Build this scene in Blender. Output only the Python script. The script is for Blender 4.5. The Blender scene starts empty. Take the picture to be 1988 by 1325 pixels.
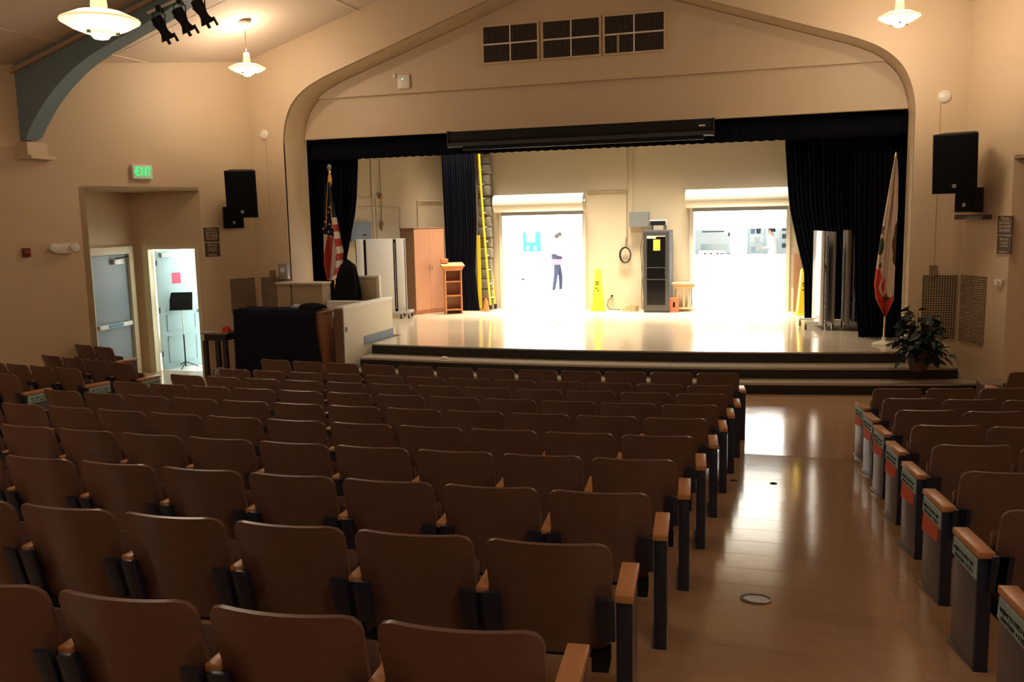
import bpy, bmesh, math, random
from mathutils import Vector, Matrix
random.seed(7)
R = math.radians
scene = bpy.context.scene
C = scene.collection

# ------------------------------------------------------------------ camera
cam_d = bpy.data.cameras.new('camera'); cam = bpy.data.objects.new('camera', cam_d); C.objects.link(cam)
cam_d.sensor_width = 36.0; cam_d.lens = 1740.9 / 1988 * 36.0; cam_d.clip_end = 200
YAW, PIT, ROL = R(-17.4555), R(-7.7428), R(-1.2121)
fw = Vector((math.sin(YAW)*math.cos(PIT), math.cos(YAW)*math.cos(PIT), math.sin(PIT)))
rt = Vector((math.cos(YAW), -math.sin(YAW), 0)); up = rt.cross(fw)
r2 = rt*math.cos(ROL) + up*math.sin(ROL); u2 = -rt*math.sin(ROL) + up*math.cos(ROL)
CAM = Vector((0, 0, 2.6))
cam.matrix_world = Matrix(((r2.x, u2.x, -fw.x, CAM.x), (r2.y, u2.y, -fw.y, CAM.y), (r2.z, u2.z, -fw.z, CAM.z), (0, 0, 0, 1)))
scene.camera = cam
def in_frame(p, m=25):
    d = Vector(p) - CAM; z = d.dot(fw)
    if z < .2: return False
    x = 994 + 1740.9*d.dot(r2)/z; y = 662.5 - 1740.9*d.dot(u2)/z
    return -m < x < 1988+m and -m < y < 1325+m

# ------------------------------------------------------------------ view, world, lights
vs = scene.view_settings
vs.view_transform = 'Standard'; vs.look = 'None'; vs.gamma = 1.0; vs.use_curve_mapping = False; vs.exposure = 0.0
scene.display_settings.display_device = 'sRGB'
cy = scene.cycles
cy.use_denoising = True; cy.max_bounces = 10; cy.diffuse_bounces = 6; cy.glossy_bounces = 4
cy.caustics_reflective = False; cy.caustics_refractive = False; cy.sample_clamp_indirect = 6.0
w = bpy.data.worlds.new('world'); scene.world = w; w.use_nodes = True
w.node_tree.nodes['Background'].inputs[0].default_value = (.5, .45, .4, 1); w.node_tree.nodes['Background'].inputs[1].default_value = 0.0
def area(name, loc, sx, sy, power, col, rot=(0, 0, 0)):
    d = bpy.data.lights.new(name, 'AREA'); d.shape = 'RECTANGLE'; d.size = sx; d.size_y = sy; d.energy = power; d.color = col
    o = bpy.data.objects.new(name, d); C.objects.link(o); o.location = loc; o.rotation_euler = rot; return o
# ceiling fixtures of the cafeteria, its kitchen and the side corridor
CAF_P = 460
for i, (x, y) in enumerate(((-7.2, 22.2), (-1.6, 22.2), (-7.2, 25.4), (-1.6, 25.4))):
    area('cafeteria_ceiling_light', (x, y, 3.7), 3.6, 1.3, CAF_P, (1, .97, .92))
area('kitchen_ceiling_light', (-1.5, 29.6, 3.4), 3.0, 1.0, 90, (.86, .97, 1))
area('corridor_ceiling_light', (-10.9, 14.7, 2.55), .8, 1.2, 170, (.93, 1, .96))
work = area('stage_work_light', (-3.9, 19.42, 5.2), 8.0, .35, 320, (1, .87, .68)); work.data.spread = R(50)
work2 = area('stage_fill_light', (-4.2, 17.1, 5.2), 7.0, .35, 260, (1, .85, .66)); work2.data.spread = R(110)  # unseen fill added to brighten the stage floor, upper wall and props
LAMP_COL = (1.0, .77, .58); REAR_COL = (1, .82, .67)

# ------------------------------------------------------------------ materials
MATS = {}
def mat(name, col, rough=.6, metal=0, var=0, vscale=6, bump=0, bscale=40, emit=None, estr=0, spec=.5, stretch=None, coat=0, alpha=None, trans=0, sheen=0):
    if name in MATS: return MATS[name]
    m = bpy.data.materials.new(name); m.use_nodes = True; nt = m.node_tree; b = nt.nodes['Principled BSDF']
    b.inputs['Base Color'].default_value = (*col, 1); b.inputs['Roughness'].default_value = rough; b.inputs['Metallic'].default_value = metal
    b.inputs['Specular IOR Level'].default_value = spec
    if coat: b.inputs['Coat Weight'].default_value = coat; b.inputs['Coat Roughness'].default_value = .12
    if trans: b.inputs['Transmission Weight'].default_value = trans
    if sheen: b.inputs['Sheen Weight'].default_value = sheen
    if emit: b.inputs['Emission Color'].default_value = (*emit, 1); b.inputs['Emission Strength'].default_value = estr
    if var or bump:
        tc = nt.nodes.new('ShaderNodeTexCoord'); src = tc.outputs['Object']
        if stretch:
            mp = nt.nodes.new('ShaderNodeMapping'); mp.inputs['Scale'].default_value = stretch
            nt.links.new(src, mp.inputs[0]); src = mp.outputs[0]
    if var:
        n = nt.nodes.new('ShaderNodeTexNoise'); n.inputs['Scale'].default_value = vscale; n.inputs['Detail'].default_value = 5
        nt.links.new(src, n.inputs['Vector'])
        mx = nt.nodes.new('ShaderNodeMix'); mx.data_type = 'RGBA'
        mx.inputs[6].default_value = (*[c*(1-var) for c in col], 1); mx.inputs[7].default_value = (*[min(1, c*(1+var)) for c in col], 1)
        nt.links.new(n.outputs['Fac'], mx.inputs[0]); nt.links.new(mx.outputs[2], b.inputs['Base Color'])
    if bump:
        n2 = nt.nodes.new('ShaderNodeTexNoise'); n2.inputs['Scale'].default_value = bscale; n2.inputs['Detail'].default_value = 3
        nt.links.new(src, n2.inputs['Vector'])
        bp = nt.nodes.new('ShaderNodeBump'); bp.inputs['Strength'].default_value = bump; bp.inputs['Distance'].default_value = .01
        nt.links.new(n2.outputs['Fac'], bp.inputs['Height']); nt.links.new(bp.outputs[0], b.inputs['Normal'])
    MATS[name] = m; return m
M_WALL = mat('wall_paint', (.60, .475, .31), .5, var=.05, vscale=1.5, bump=.15, bscale=60)
M_CEIL = mat('ceiling_paint', (.66, .56, .44), .75, var=.04, vscale=2, bump=.1, bscale=90)
M_SWALL = mat('stage_wall_paint', (.68, .59, .43), .55, var=.05, vscale=1.2, bump=.1, bscale=40)
M_FLOOR = mat('hall_floor_vinyl', (.43, .275, .165), .13, var=.10, vscale=7, bump=.06, bscale=5, spec=.5)
M_TILE = mat('hall_floor_tile', (.43, .275, .165), .12, var=.13, vscale=9, bump=.05, bscale=5, spec=.5)
M_STAGE = mat('stage_floor_vinyl', (.62, .52, .38), .10, var=.05, vscale=4, bump=.03, bscale=5)
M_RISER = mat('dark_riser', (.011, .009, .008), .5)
M_TREAD = mat('step_tread', (.42, .36, .27), .3, var=.06)
M_NOSE = mat('nosing_metal', (.55, .50, .42), .25, .6)
M_SEAT = mat('seat_plywood', (.150, .086, .064), .34, var=.22, vscale=5, stretch=(1, 6, 14), bump=.03, bscale=60, spec=.5)
M_ARM = mat('arm_wood', (.50, .24, .10), .38, var=.18, vscale=10, stretch=(8, 1, 8))
M_BLUE = mat('blue_black_metal', (.012, .018, .040), .42, .0)
M_PANEL = mat('grey_end_panel', (.10, .10, .11), .32, var=.12, vscale=5)
M_BLACK = mat('black_plastic', (.007, .007, .008), .6, spec=.25)
M_DARK = mat('dark_metal', (.03, .03, .032), .4, .3)
M_VELVET = mat('navy_velvet', (.006, .0065, .012), .95, spec=.05)
M_CLOTHN = mat('dark_navy_cloth', (.012, .013, .024), .95, spec=.1)
M_CLOTHB = mat('black_cloth', (.009, .009, .010), .95, spec=.1)
M_BEAM = mat('blue_grey_beam', (.16, .24, .28), .55, var=.06)
M_TRIMB = mat('brown_trim', (.42, .30, .18), .5)
M_DOORB = mat('blue_grey_door', (.21, .28, .33), .4, var=.05)
M_DOORL = mat('light_blue_door', (.36, .52, .56), .4)
M_FRAME = mat('cream_frame', (.66, .60, .40), .4)
M_WHITE = mat('white_paint', (.80, .80, .77), .45)
M_OFFW = mat('off_white_laminate', (.78, .74, .64), .35)
M_CREAMP = mat('cream_parapet', (.66, .60, .46), .45, var=.05)
M_BEIGE = mat('beige_panel', (.40, .31, .21), .5, var=.06)
M_PBLUE = mat('blue_base', (.16, .21, .30), .5)
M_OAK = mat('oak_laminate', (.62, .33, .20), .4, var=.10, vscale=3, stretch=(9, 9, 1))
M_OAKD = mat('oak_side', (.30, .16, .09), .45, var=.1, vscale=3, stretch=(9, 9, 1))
M_ORANGEW = mat('orange_wood', (.66, .30, .12), .4, var=.1, vscale=4)
M_PALEW = mat('pale_wood', (.60, .42, .22), .5, var=.1)
M_PIANO = mat('piano_wood', (.26, .12, .06), .35, var=.15, stretch=(1, 1, 8))
M_GREY = mat('grey_metal', (.33, .35, .36), .4, .5)
M_LGREY = mat('light_grey_metal', (.60, .60, .58), .4, .3)
M_STEEL = mat('steel', (.7, .7, .7), .25, 1)
M_BRASS = mat('brass', (.7, .5, .2), .3, 1)
M_RACK = mat('rack_grey', (.055, .055, .057), .45)
M_RACKD = mat('rack_dark_glass', (.006, .006, .007), .12)
M_RACKS = mat('rack_side_blue', (.10, .14, .24), .4)
M_YEL = mat('yellow_plastic', (.95, .72, .03), .4)
M_YELP = mat('yellow_paper', (.95, .66, .08), .8)
M_ORG = mat('orange_plastic', (.85, .14, .03), .5)
M_REDO = mat('orange_red_block', (.62, .17, .08), .6)
M_RED = mat('red_plastic', (.55, .02, .02), .4)
M_PINK = mat('red_sticker', (.75, .06, .12), .6)
M_DRED = mat('dark_red', (.13, .018, .012), .5)
M_TAPE = mat('turquoise_tape', (.28, .42, .40), .5, var=.15, vscale=30)
M_OTAPE = mat('orange_label', (.55, .10, .04), .55, var=.1, vscale=30)
M_INK = mat('ink', (.02, .02, .04), .7)
M_SIGNB = mat('brown_sign', (.055, .028, .016), .5)
M_SIGNT = mat('sign_lettering', (.62, .50, .36), .6)
M_GRILLE = mat('grille_metal', (.36, .27, .17), .5)
M_GRILLD = mat('grille_dark', (.015, .012, .009), .9)
M_LATT = mat('grille_slat', (.085, .06, .042), .6)
M_SCREEN = mat('screen_case', (.010, .010, .011), .6, spec=.2)
M_SCREEN2 = mat('screen_case_edge', (.035, .038, .040), .55, spec=.3)
M_LEAF = mat('leaf_green', (.016, .030, .020), .45, var=.3, vscale=8)
M_POT = mat('brown_pot', (.07, .032, .022), .5)
M_CABLE = mat('black_cable', (.02, .018, .015), .6)
M_ROPE = mat('tan_rope', (.40, .30, .14), .8)
M_STONE = mat('rough_block', (.20, .18, .14), .9, var=.3, vscale=9, bump=.8, bscale=12)
M_TEAL = mat('teal_poster', (.012, .30, .27), .6)
M_SKIN = mat('skin', (.55, .33, .24), .55)
M_HAIR = mat('dark_hair', (.015, .012, .012), .6)
M_SHIRT = mat('pale_shirt', (.62, .50, .50), .8)
M_NAVY = mat('navy_cloth', (.018, .025, .055), .9)
M_PLAID = mat('plaid_cloth', (.48, .12, .18), .85)
M_SHOE = mat('pale_shoe', (.45, .55, .62), .6)
M_FW = mat('flag_white', (.62, .57, .52), .8); M_FR = mat('flag_red', (.38, .035, .03), .8); M_FN = mat('flag_navy', (.012, .014, .03), .85)
M_GOLD = mat('gold_fringe', (.75, .38, .05), .6)
M_BW = mat('bear_flag_cream', (.58, .47, .36), .8); M_BR = mat('bear_flag_red', (.50, .035, .02), .8); M_BB = mat('bear_flag_brown', (.09, .045, .025), .85); M_BG = mat('bear_flag_green', (.03, .05, .03), .85)
M_GLASS = mat('lamp_opal_glass', (.85, .72, .45), .4, emit=(1, .78, .40), estr=.8)
M_BULB = mat('lamp_bulb', (1, .9, .7), .4, emit=(1, .80, .50), estr=9)
M_EXIT = mat('exit_green', (.02, .5, .15), .5, emit=(.02, 1, .22), estr=1.0)
M_EXITF = mat('exit_face', (.5, .55, .5), .5, emit=(.12, .65, .25), estr=.30)
M_LED = mat('green_led', (.1, 1, .6), .5, emit=(.1, 1, .6), estr=3)
M_LENS = mat('clear_lens', (.75, .75, .7), .15)
M_CAFW = mat('cafeteria_wall', (.86, .86, .84), .6)
M_CAFF = mat('cafeteria_floor', (.80, .79, .76), .3)
M_APL = mat('kitchen_steel', (.42, .50, .55), .3, .5)
M_DKIT = mat('kitchen_dark', (.04, .05, .06), .5)

# ------------------------------------------------------------------ mesh helpers
class MB:
    def __init__(s): s.v = []; s.f = []; s.m = []; s.cur = 0
    def add(s, vs_, fs):
        k = len(s.v); s.v += [tuple(v) for v in vs_]; s.f += [tuple(k+i for i in f) for f in fs]; s.m += [s.cur]*len(fs); return s
    def box(s, x0, x1, y0, y1, z0, z1):
        return s.add([(x0,y0,z0),(x1,y0,z0),(x1,y1,z0),(x0,y1,z0),(x0,y0,z1),(x1,y0,z1),(x1,y1,z1),(x0,y1,z1)],
                     [(0,3,2,1),(4,5,6,7),(0,1,5,4),(1,2,6,5),(2,3,7,6),(3,0,4,7)])
    def prism(s, poly, z0, z1):            # poly in XY, extruded in Z
        n = len(poly)
        a = sum(poly[i][0]*poly[(i+1)%n][1]-poly[(i+1)%n][0]*poly[i][1] for i in range(n))
        if a < 0: poly = poly[::-1]
        zz0 = z0 if callable(z0) else (lambda x, y: z0); zz1 = z1 if callable(z1) else (lambda x, y: z1)
        return s.add([(x,y,zz0(x,y)) for x,y in poly]+[(x,y,zz1(x,y)) for x,y in poly],
                     [tuple(range(n))[::-1], tuple(range(n,2*n))]+[(i,(i+1)%n,n+(i+1)%n,n+i) for i in range(n)])
    def xzprism(s, poly, y0, y1):          # poly in XZ, extruded in Y
        n = len(poly)
        a = sum(poly[i][0]*poly[(i+1)%n][1]-poly[(i+1)%n][0]*poly[i][1] for i in range(n))
        if a < 0: poly = poly[::-1]
        return s.add([(x,y0,z) for x,z in poly]+[(x,y1,z) for x,z in poly],
                     [tuple(range(n)), tuple(range(n,2*n))[::-1]]+[(i,n+i,n+(i+1)%n,(i+1)%n) for i in range(n)])
    def yzprism(s, poly, x0, x1):          # poly in YZ, extruded in X
        n = len(poly)
        a = sum(poly[i][0]*poly[(i+1)%n][1]-poly[(i+1)%n][0]*poly[i][1] for i in range(n))
        if a < 0: poly = poly[::-1]
        return s.add([(x0,y,z) for y,z in poly]+[(x1,y,z) for y,z in poly],
                     [tuple(range(n))[::-1], tuple(range(n,2*n))]+[(i,(i+1)%n,n+(i+1)%n,n+i) for i in range(n)])
    def tube(s, pts, r, n=8, closed=False):
        pts = [Vector(p) for p in pts]; rings = []; N = len(pts)
        for i, p in enumerate(pts):
            if closed: t = pts[(i+1)%N]-pts[i-1]
            else: t = pts[min(i+1,N-1)]-pts[max(i-1,0)]
            t.normalize(); a = t.orthogonal() if i == 0 else (ra - t*ra.dot(t))
            a.normalize(); ra = a; b = t.cross(a); rr = r[i] if isinstance(r, (list, tuple)) else r
            rings.append([p+a*(rr*math.cos(2*math.pi*k/n))+b*(rr*math.sin(2*math.pi*k/n)) for k in range(n)])
        vs_ = [v for g in rings for v in g]; fs = []
        for i in range(N if closed else N-1):
            j = (i+1) % N
            for k in range(n): fs.append((i*n+k, i*n+(k+1)%n, j*n+(k+1)%n, j*n+k))
        if not closed: fs += [tuple(range(n))[::-1], tuple((N-1)*n+k for k in range(n))]
        return s.add(vs_, fs)
    def lathe(s, prof, n=24, c=(0,0,0), axis='z'):
        vs_ = []
        for r, z in prof:
            for k in range(n):
                a = 2*math.pi*k/n; p = (r*math.cos(a), r*math.sin(a), z)
                if axis == 'y': p = (p[0], -p[2], p[1])
                if axis == 'x': p = (p[2], p[0], p[1])
                vs_.append((p[0]+c[0], p[1]+c[1], p[2]+c[2]))
        fs = []
        for i in range(len(prof)-1):
            for k in range(n): fs.append((i*n+k, i*n+(k+1)%n, (i+1)*n+(k+1)%n, (i+1)*n+k))
        fs += [tuple(range(n))[::-1], tuple((len(prof)-1)*n+k for k in range(n))]
        return s.add(vs_, fs)
    def grid(s, fn, nu, nv, closed_u=False):
        vs_ = [fn(i/nu, j/nv) for j in range(nv+1) for i in range(nu+1)]
        return s.add(vs_, [(j*(nu+1)+i, j*(nu+1)+i+1, (j+1)*(nu+1)+i+1, (j+1)*(nu+1)+i) for j in range(nv) for i in range(nu)])
    def mesh(s, name, mats, smooth=False, bevel=0):
        me = bpy.data.meshes.new(name); me.from_pydata(s.v, [], s.f)
        for m in (mats if isinstance(mats, (list, tuple)) else [mats]): me.materials.append(m)
        me.polygons.foreach_set('material_index', s.m)
        if bevel:
            bm = bmesh.new(); bm.from_mesh(me)
            es = [e for e in bm.edges if len(e.link_faces) == 2 and e.calc_face_angle() > .5]
            bmesh.ops.bevel(bm, geom=es, offset=bevel, segments=2, profile=.5, affect='EDGES'); bm.to_mesh(me); bm.free()
        if smooth or bevel:
            me.polygons.foreach_set('use_smooth', [True]*len(me.polygons)); me.set_sharp_from_angle(angle=R(35))
        me.update(); return me
    def build(s, name, mats, parent=None, smooth=False, bevel=0):
        return link(name, s.mesh(name, mats, smooth, bevel), parent)
def link(name, me, parent=None):
    o = bpy.data.objects.new(name, me); C.objects.link(o)
    if parent: o.parent = parent
    return o
def tag(o, label, cat, group=None):
    o['label'] = label; o['category'] = cat
    if group: o['group'] = group
    return o
def thing(name, label, cat, loc=(0,0,0), rz=0, group=None):
    o = bpy.data.objects.new(name, None); C.objects.link(o); o.location = loc; o.rotation_euler = (0,0,rz); o.empty_display_size = .1
    return tag(o, label, cat, group)
def struct(name, mb, m, parent=None, smooth=False, label=None):
    o = mb.build(name, m, parent, smooth)
    if parent is None: o['kind'] = 'structure'; o['label'] = label or name.replace('_', ' '); 
    return o
def text_mesh(txt, size, depth=.002):
    cu = bpy.data.curves.new('t', 'FONT'); cu.body = txt; cu.size = size; cu.extrude = depth; cu.align_x = 'CENTER'; cu.align_y = 'CENTER'; cu.resolution_u = 2
    o = bpy.data.objects.new('t', cu); C.objects.link(o); dg = bpy.context.evaluated_depsgraph_get()
    me = bpy.data.meshes.new_from_object(o.evaluated_get(dg)); bpy.data.objects.remove(o); bpy.data.curves.remove(cu); return me
def text(name, txt, size, m, parent, loc, w=None, rot=(R(90),0,0), shear=0, bold=0):
    me = text_mesh(txt, size); 
    if bold:
        pass
    xs = [v.co.x for v in me.vertices]
    if w and xs:
        k = w/(max(xs)-min(xs))
        for v in me.vertices: v.co.x *= k
    if shear:
        for v in me.vertices: v.co.x += shear*v.co.y
    me.materials.clear(); me.materials.append(m)
    o = link(name, me, parent); o.location = loc; o.rotation_euler = rot; return o

# ------------------------------------------------------------------ room geometry constants
XC = -3.56; YF = 14.45; XL, XR = -9.45, 2.33; ZS = .495
SA = R(23.5); SL = .308
TH = R(90)-SA                      # rotation of things hung on the splayed walls
def ceil_z(x): return 7.31 - SL*abs(x-XC)
def fl(y): return max(0, .091*(9.9-y))
def wl(s, out=0, z=0):             # point on the left splayed wall, s metres from the proscenium wall
    return Vector((XL - math.sin(SA)*s + math.cos(SA)*out, YF - math.cos(SA)*s - math.sin(SA)*out, z))
def wr(s, out=0, z=0):
    return Vector((XR + math.sin(SA)*s - math.cos(SA)*out, YF - math.cos(SA)*s - math.sin(SA)*out, z))
SE = 4.95                          # length of the splayed walls

# floor of the hall: level in front, raked behind
mb = MB(); X0, X1 = -12.6, 5.6
mb.yzprism([(-4, fl(-4)), (9.9, 0), (15.3, 0), (15.3, -.3), (-4, -.3)], X0, X1)
floor = struct('floor', mb, M_FLOOR, label='shiny tan vinyl floor of the hall')
# floor tiles of the aisle, each a piece of its own
tm = MB().box(-.1648, .1648, -.1648, .1648, 0, .003).mesh('tile', M_TILE)
for i in range(5):
    for j in range(32):
        x = -.725+.165+.33*i; y = 2.75+.33*j
        if y > 12.95: continue
        t = link('tile', tm, floor); sl = -math.atan(.091) if y < 9.9-.165 else 0
        zz = fl(y) if abs(y-9.9) > .165 else fl(y)+.006
        t.location = (x, y, zz); t.rotation_euler = (sl+R(random.uniform(-.12,.12)), R(random.uniform(-.10,.10)), 0)
# ceiling
mb = MB(); mb.xzprism([(-12.6, ceil_z(-12.6)), (XC, 7.31), (5.5, ceil_z(5.5)), (5.5, ceil_z(5.5)+.15), (XC, 7.46), (-12.6, ceil_z(-12.6)+.15)], -4, YF+.2)
ceiling = struct('ceiling', mb, M_CEIL, label='gabled plaster ceiling')
# cover strips on the slopes
for x in (-10.2, -7.2, .05, 3.0):
    b = MB(); b.yzprism([(-4, ceil_z(x)-.006), (YF, ceil_z(x)-.006), (YF, ceil_z(x)+.02), (-4, ceil_z(x)+.02)], x-.03, x+.03); b.build('cover_strip', M_CEIL, ceiling)
for y in (12.0, 9.0, 6.0):
    for sx in (-1, 1):
        a = -12 if sx < 0 else 5.2
        b = MB(); b.xzprism([(XC, 7.305), (a, ceil_z(a)-.005), (a, ceil_z(a)+.02), (XC, 7.33)], y-.02, y+.02); b.build('cover_strip', M_CEIL, ceiling)

# proscenium wall with its arch
def catmull(pts, n=5):
    o = []
    for i in range(1, len(pts)-2):
        p0, p1, p2, p3 = pts[i-1:i+3]
        for k in range(n):
            t_ = k/n; o.append(tuple(.5*((2*p1[c])+(-p0[c]+p2[c])*t_+(2*p0[c]-5*p1[c]+4*p2[c]-p3[c])*t_*t_+(-p0[c]+3*p1[c]-3*p2[c]+p3[c])*t_**3) for c in (0, 1)))
    return o+[pts[-2]]
arch = [(-8.77, 0)] + catmull([(-8.77, 3.7), (-8.77, 4.02), (-8.72, 4.36), (-8.58, 4.68), (-8.32, 4.93), (-7.96, 5.11), (-7.50, 5.27), (-6.19, 5.70)]) + [(XC, 6.58)]
archR = [(2*XC-x, z) for x, z in arch]
mb = MB()
for side in (arch, archR):
    xe = XL if side is arch else XR
    mb.xzprism([(xe, 0)] + side + [(XC, 7.35), (xe, ceil_z(xe)+.04)], YF, YF+.06)
full = arch + archR[::-1][1:]
n = len(full)                       # arch soffit and jamb reveal
mb.add([(x, YF+.02, z) for x, z in full]+[(x, 15.28, z) for x, z in full], [(i, i+1, n+i+1, n+i) for i in range(n-1)])
wall_front = struct('wall_front', mb, M_WALL, label='cream proscenium wall with a gabled arch')
# upper recessed panel and the header below it
def clip(path, zmin):
    o = []
    for i in range(len(path)-1):
        (xa, za), (xb, zb) = path[i], path[i+1]
        if za >= zmin: o.append((xa, za))
        if (za-zmin)*(zb-zmin) < 0: t = (zmin-za)/(zb-za); o.append((xa+t*(xb-xa), zmin))
    return o
inner = [(x+(.005 if x < XC else -.005), z-.005) for x, z in full]
MB().xzprism(clip(inner, 4.86), 15.10, 15.30).build('gable_panel', M_WALL, wall_front)
mb = MB(); lo = [(x, min(z, 4.88)) for x, z in clip(inner, 4.15)]; mb.xzprism(lo, 15.19, 15.32); mb.build('header', M_WALL, wall_front)
# splayed walls, side walls, back wall
def slab(mb, a, b, z0, z1, th, outward):
    a, b = Vector(a[:2]), Vector(b[:2]); o = Vector(outward)*th
    mb.prism([tuple(a), tuple(b), tuple(b+o), tuple(a+o)], z0, z1)
SR0, SR1 = 1.07, 3.04
KL = Vector((-11.22, 13.30))
oL = (-math.cos(SA), math.sin(SA)); oR = (math.cos(SA), math.sin(SA))
mb = MB()
slab(mb, wl(0), wl(SR0), 0, 5.75, .10, oL); slab(mb, wl(SR0), wl(SR1), 3.2, 5.75, .10, oL); slab(mb, wl(SR1), wl(SE), 0, 5.75, .10, oL)
e = wl(SE); mb.box(e.x-.3, e.x-.1, -4, e.y+.05, 0, 5.75)
wall_left = struct('wall_left', mb, M_WALL, label='cream left wall splayed towards the stage')
mb = MB()
slab(mb, wr(0), wr(SR0), 0, 5.75, .10, oR); slab(mb, wr(SR0), wr(SR1), 3.25, 5.75, .10, oR); slab(mb, wr(SR1), wr(SE), 0, 5.75, .10, oR)
e = wr(SE); mb.box(e.x+.1, e.x+.3, -4, e.y+.05, 0, 5.75)
wall_right = struct('wall_right', mb, M_WALL, label='cream right wall splayed towards the stage')
struct('wall_back', MB().box(-12.6, 5.6, -4.1, -3.9, 0, 7.6), M_WALL, label='rear wall of the hall')
# door recess on the left: two walls and a soffit
RL, LL = Vector(wl(SR0)[:2]), Vector(wl(SR1)[:2])
u = (RL-KL).normalized(); nb = Vector((-u.y, u.x))          # recess back wall, nb points away from the hall
D0, D1, DH = .28, 1.22, 2.20
mb = MB()
slab(mb, KL-u*.1, KL+u*D0, 0, 3.25, .12, nb); slab(mb, KL+u*D1, RL, 0, 3.25, .12, nb); slab(mb, KL+u*D0, KL+u*D1, DH, 3.25, .12, nb)
LK = LL+Vector(oL)*.46
q = (LK-KL).normalized(); nq = Vector((q.y, -q.x))
if nq.x > 0: nq = -nq
slab(mb, KL, LK, 0, 3.25, .12, nq); slab(mb, LL, LK, 0, 3.25, .10, (-math.sin(SA), -math.cos(SA)))
mb.prism([tuple(KL), tuple(RL), tuple(LL), tuple(LK)], 3.2, 3.26)
struct('wall_recess', mb, M_WALL, label='walls of the exit recess in the left wall')
# right recess
KR = Vector((2*XC-KL.x, KL.y)); RR, LR = Vector(wr(SR0)[:2]), Vector(wr(SR1)[:2]); mb = MB()
ur = (KR-RR).normalized(); slab(mb, RR, KR, 0, 3.25, .12, (-ur.y, ur.x)); uq = (LR-KR).normalized(); slab(mb, KR, LR, 0, 3.25, .12, (-uq.y, uq.x))
mb.prism([tuple(KR), tuple(RR), tuple(LR)], 3.25, 3.3)
struct('wall_recess_right', mb, M_WALL, label='walls of the recess in the right wall')
# corridor behind the open door
mb = MB(); mb.box(-12.6, -12.5, 13.5, 16.6, 0, 2.8); mb.box(-12.6, -9.75, 16.5, 16.6, 0, 2.8); mb.prism([(-10.06, 13.56), (-9.98, 13.56), (-9.68, 16.6), (-9.75, 16.6)], 0, 2.8); mb.prism([(-12.6, 13.55), (-10.1, 13.55), (-9.75, 16.6), (-12.6, 16.6)], 2.7, 2.8)
struct('wall_corridor', mb, M_CAFW, label='white walls of the side corridor')
struct('floor_corridor', MB().prism([(-12.6, 13.45), (-10.0, 13.5), (-9.7, 16.6), (-12.6, 16.6)], -.02, .004), M_CAFF, label='pale corridor floor')

# ------------------------------------------------------------------ blue arch beam across the hall
YB = 10.85
top = [(-11.10, ceil_z(-11.10)-.002), (XC, 7.31-.002)]
bot = [(-10.92, 3.92), (-10.77, 4.15), (-10.37, 4.57), (-9.78, 4.97), (-9.03, 5.27), (-8.41, 5.49), (-7.7, 5.78), (-6.3, 6.18), (XC, 6.75)]
foot = [(-11.10, 3.88), (-10.94, 3.90)]
def smooth(pts, n=6):
    o = []
    for i in range(len(pts)-1):
        p0, p1, p2, p3 = pts[max(i-1, 0)], pts[i], pts[i+1], pts[min(i+2, len(pts)-1)]
        for k in range(n):
            t_ = k/n; o.append(tuple(.5*((2*p1[c])+(-p0[c]+p2[c])*t_+(2*p0[c]-5*p1[c]+4*p2[c]-p3[c])*t_*t_+(-p0[c]+3*p1[c]-3*p2[c]+p3[c])*t_**3) for c in (0, 1)))
    return o+[pts[-1]]
half = [top[0]] + [foot[0]] + smooth(bot) + [top[1]]
mb = MB(); mb.xzprism(half, YB, YB+.30)
beam = struct('trim_1', mb, M_BEAM, label='blue grey arched beam under the ceiling')
mb = MB(); mb.xzprism([(2*XC-x, z) for x, z in half], YB, YB+.30); mb.build('beam_half', M_BEAM, beam)
for s in (1, -1):
    f = lambda x: XC+s*(XC-x)*-1 if s > 0 else 2*XC-x
    mb = MB(); mb.xzprism([(f(-11.2), ceil_z(-11.2)-.125), (XC, 7.185), (XC, 7.245), (f(-11.2), ceil_z(-11.2)-.065)], YB-.06, YB+.36); mb.build('cornice_strip', M_TRIMB, beam)
    mb = MB(); xa, xb = sorted((f(-11.40), f(-10.76))); mb.box(xa, xb, YB-.08, YB+.38, 3.64, 3.69); xa, xb = sorted((f(-11.40), f(-10.86))); mb.box(xa, xb, YB-.04, YB+.34, 3.69, 3.885)
    xa, xb = sorted((f(-11.42), f(-11.11))); mb.box(xa, xb, YB-.02, YB+.32, 3.86, ceil_z(-11.0)-.1); mb.build('corbel', M_WALL, beam)

# ------------------------------------------------------------------ stage
def arc(y0, x, xc=-4.1, r=29.): return y0 + r - math.sqrt(r*r-(x-xc)**2)
def arcpts(y0, xa, xb, n=28): return [(xa+(xb-xa)*i/n, arc(y0, xa+(xb-xa)*i/n)) for i in range(n+1)]
XS0, XS1 = -6.98, 1.66
stage = struct('floor_stage', MB().prism(arcpts(13.92, XS0, XS1)+[(XS1, 14.47), (2.9, 14.54), (2.9, 20.6), (-12.4, 20.6), (-12.4, 15.32), (XS0, 15.32)], .02, ZS), M_STAGE, label='glossy cream stage floor')
def step(name, y0, xa, xb, z, y1, label):
    t = struct(name, MB().prism(arcpts(y0-.02, xa, xb)+[(xb, arc(y1, xb)+.1), (xa, arc(y1, xa)+.1)], z-.025, z), M_TREAD, label=label)
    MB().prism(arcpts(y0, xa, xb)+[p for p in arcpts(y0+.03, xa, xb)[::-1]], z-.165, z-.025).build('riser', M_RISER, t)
    MB().prism(arcpts(y0-.03, xa, xb)+[p for p in arcpts(y0+.02, xa, xb)[::-1]], z-.027, z+.002).build('nosing', M_NOSE, t)
    return t
step('stage_step', 13.07, -6.98, 2.62, .165, 13.42, 'lowest curved step in front of the stage')
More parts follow.
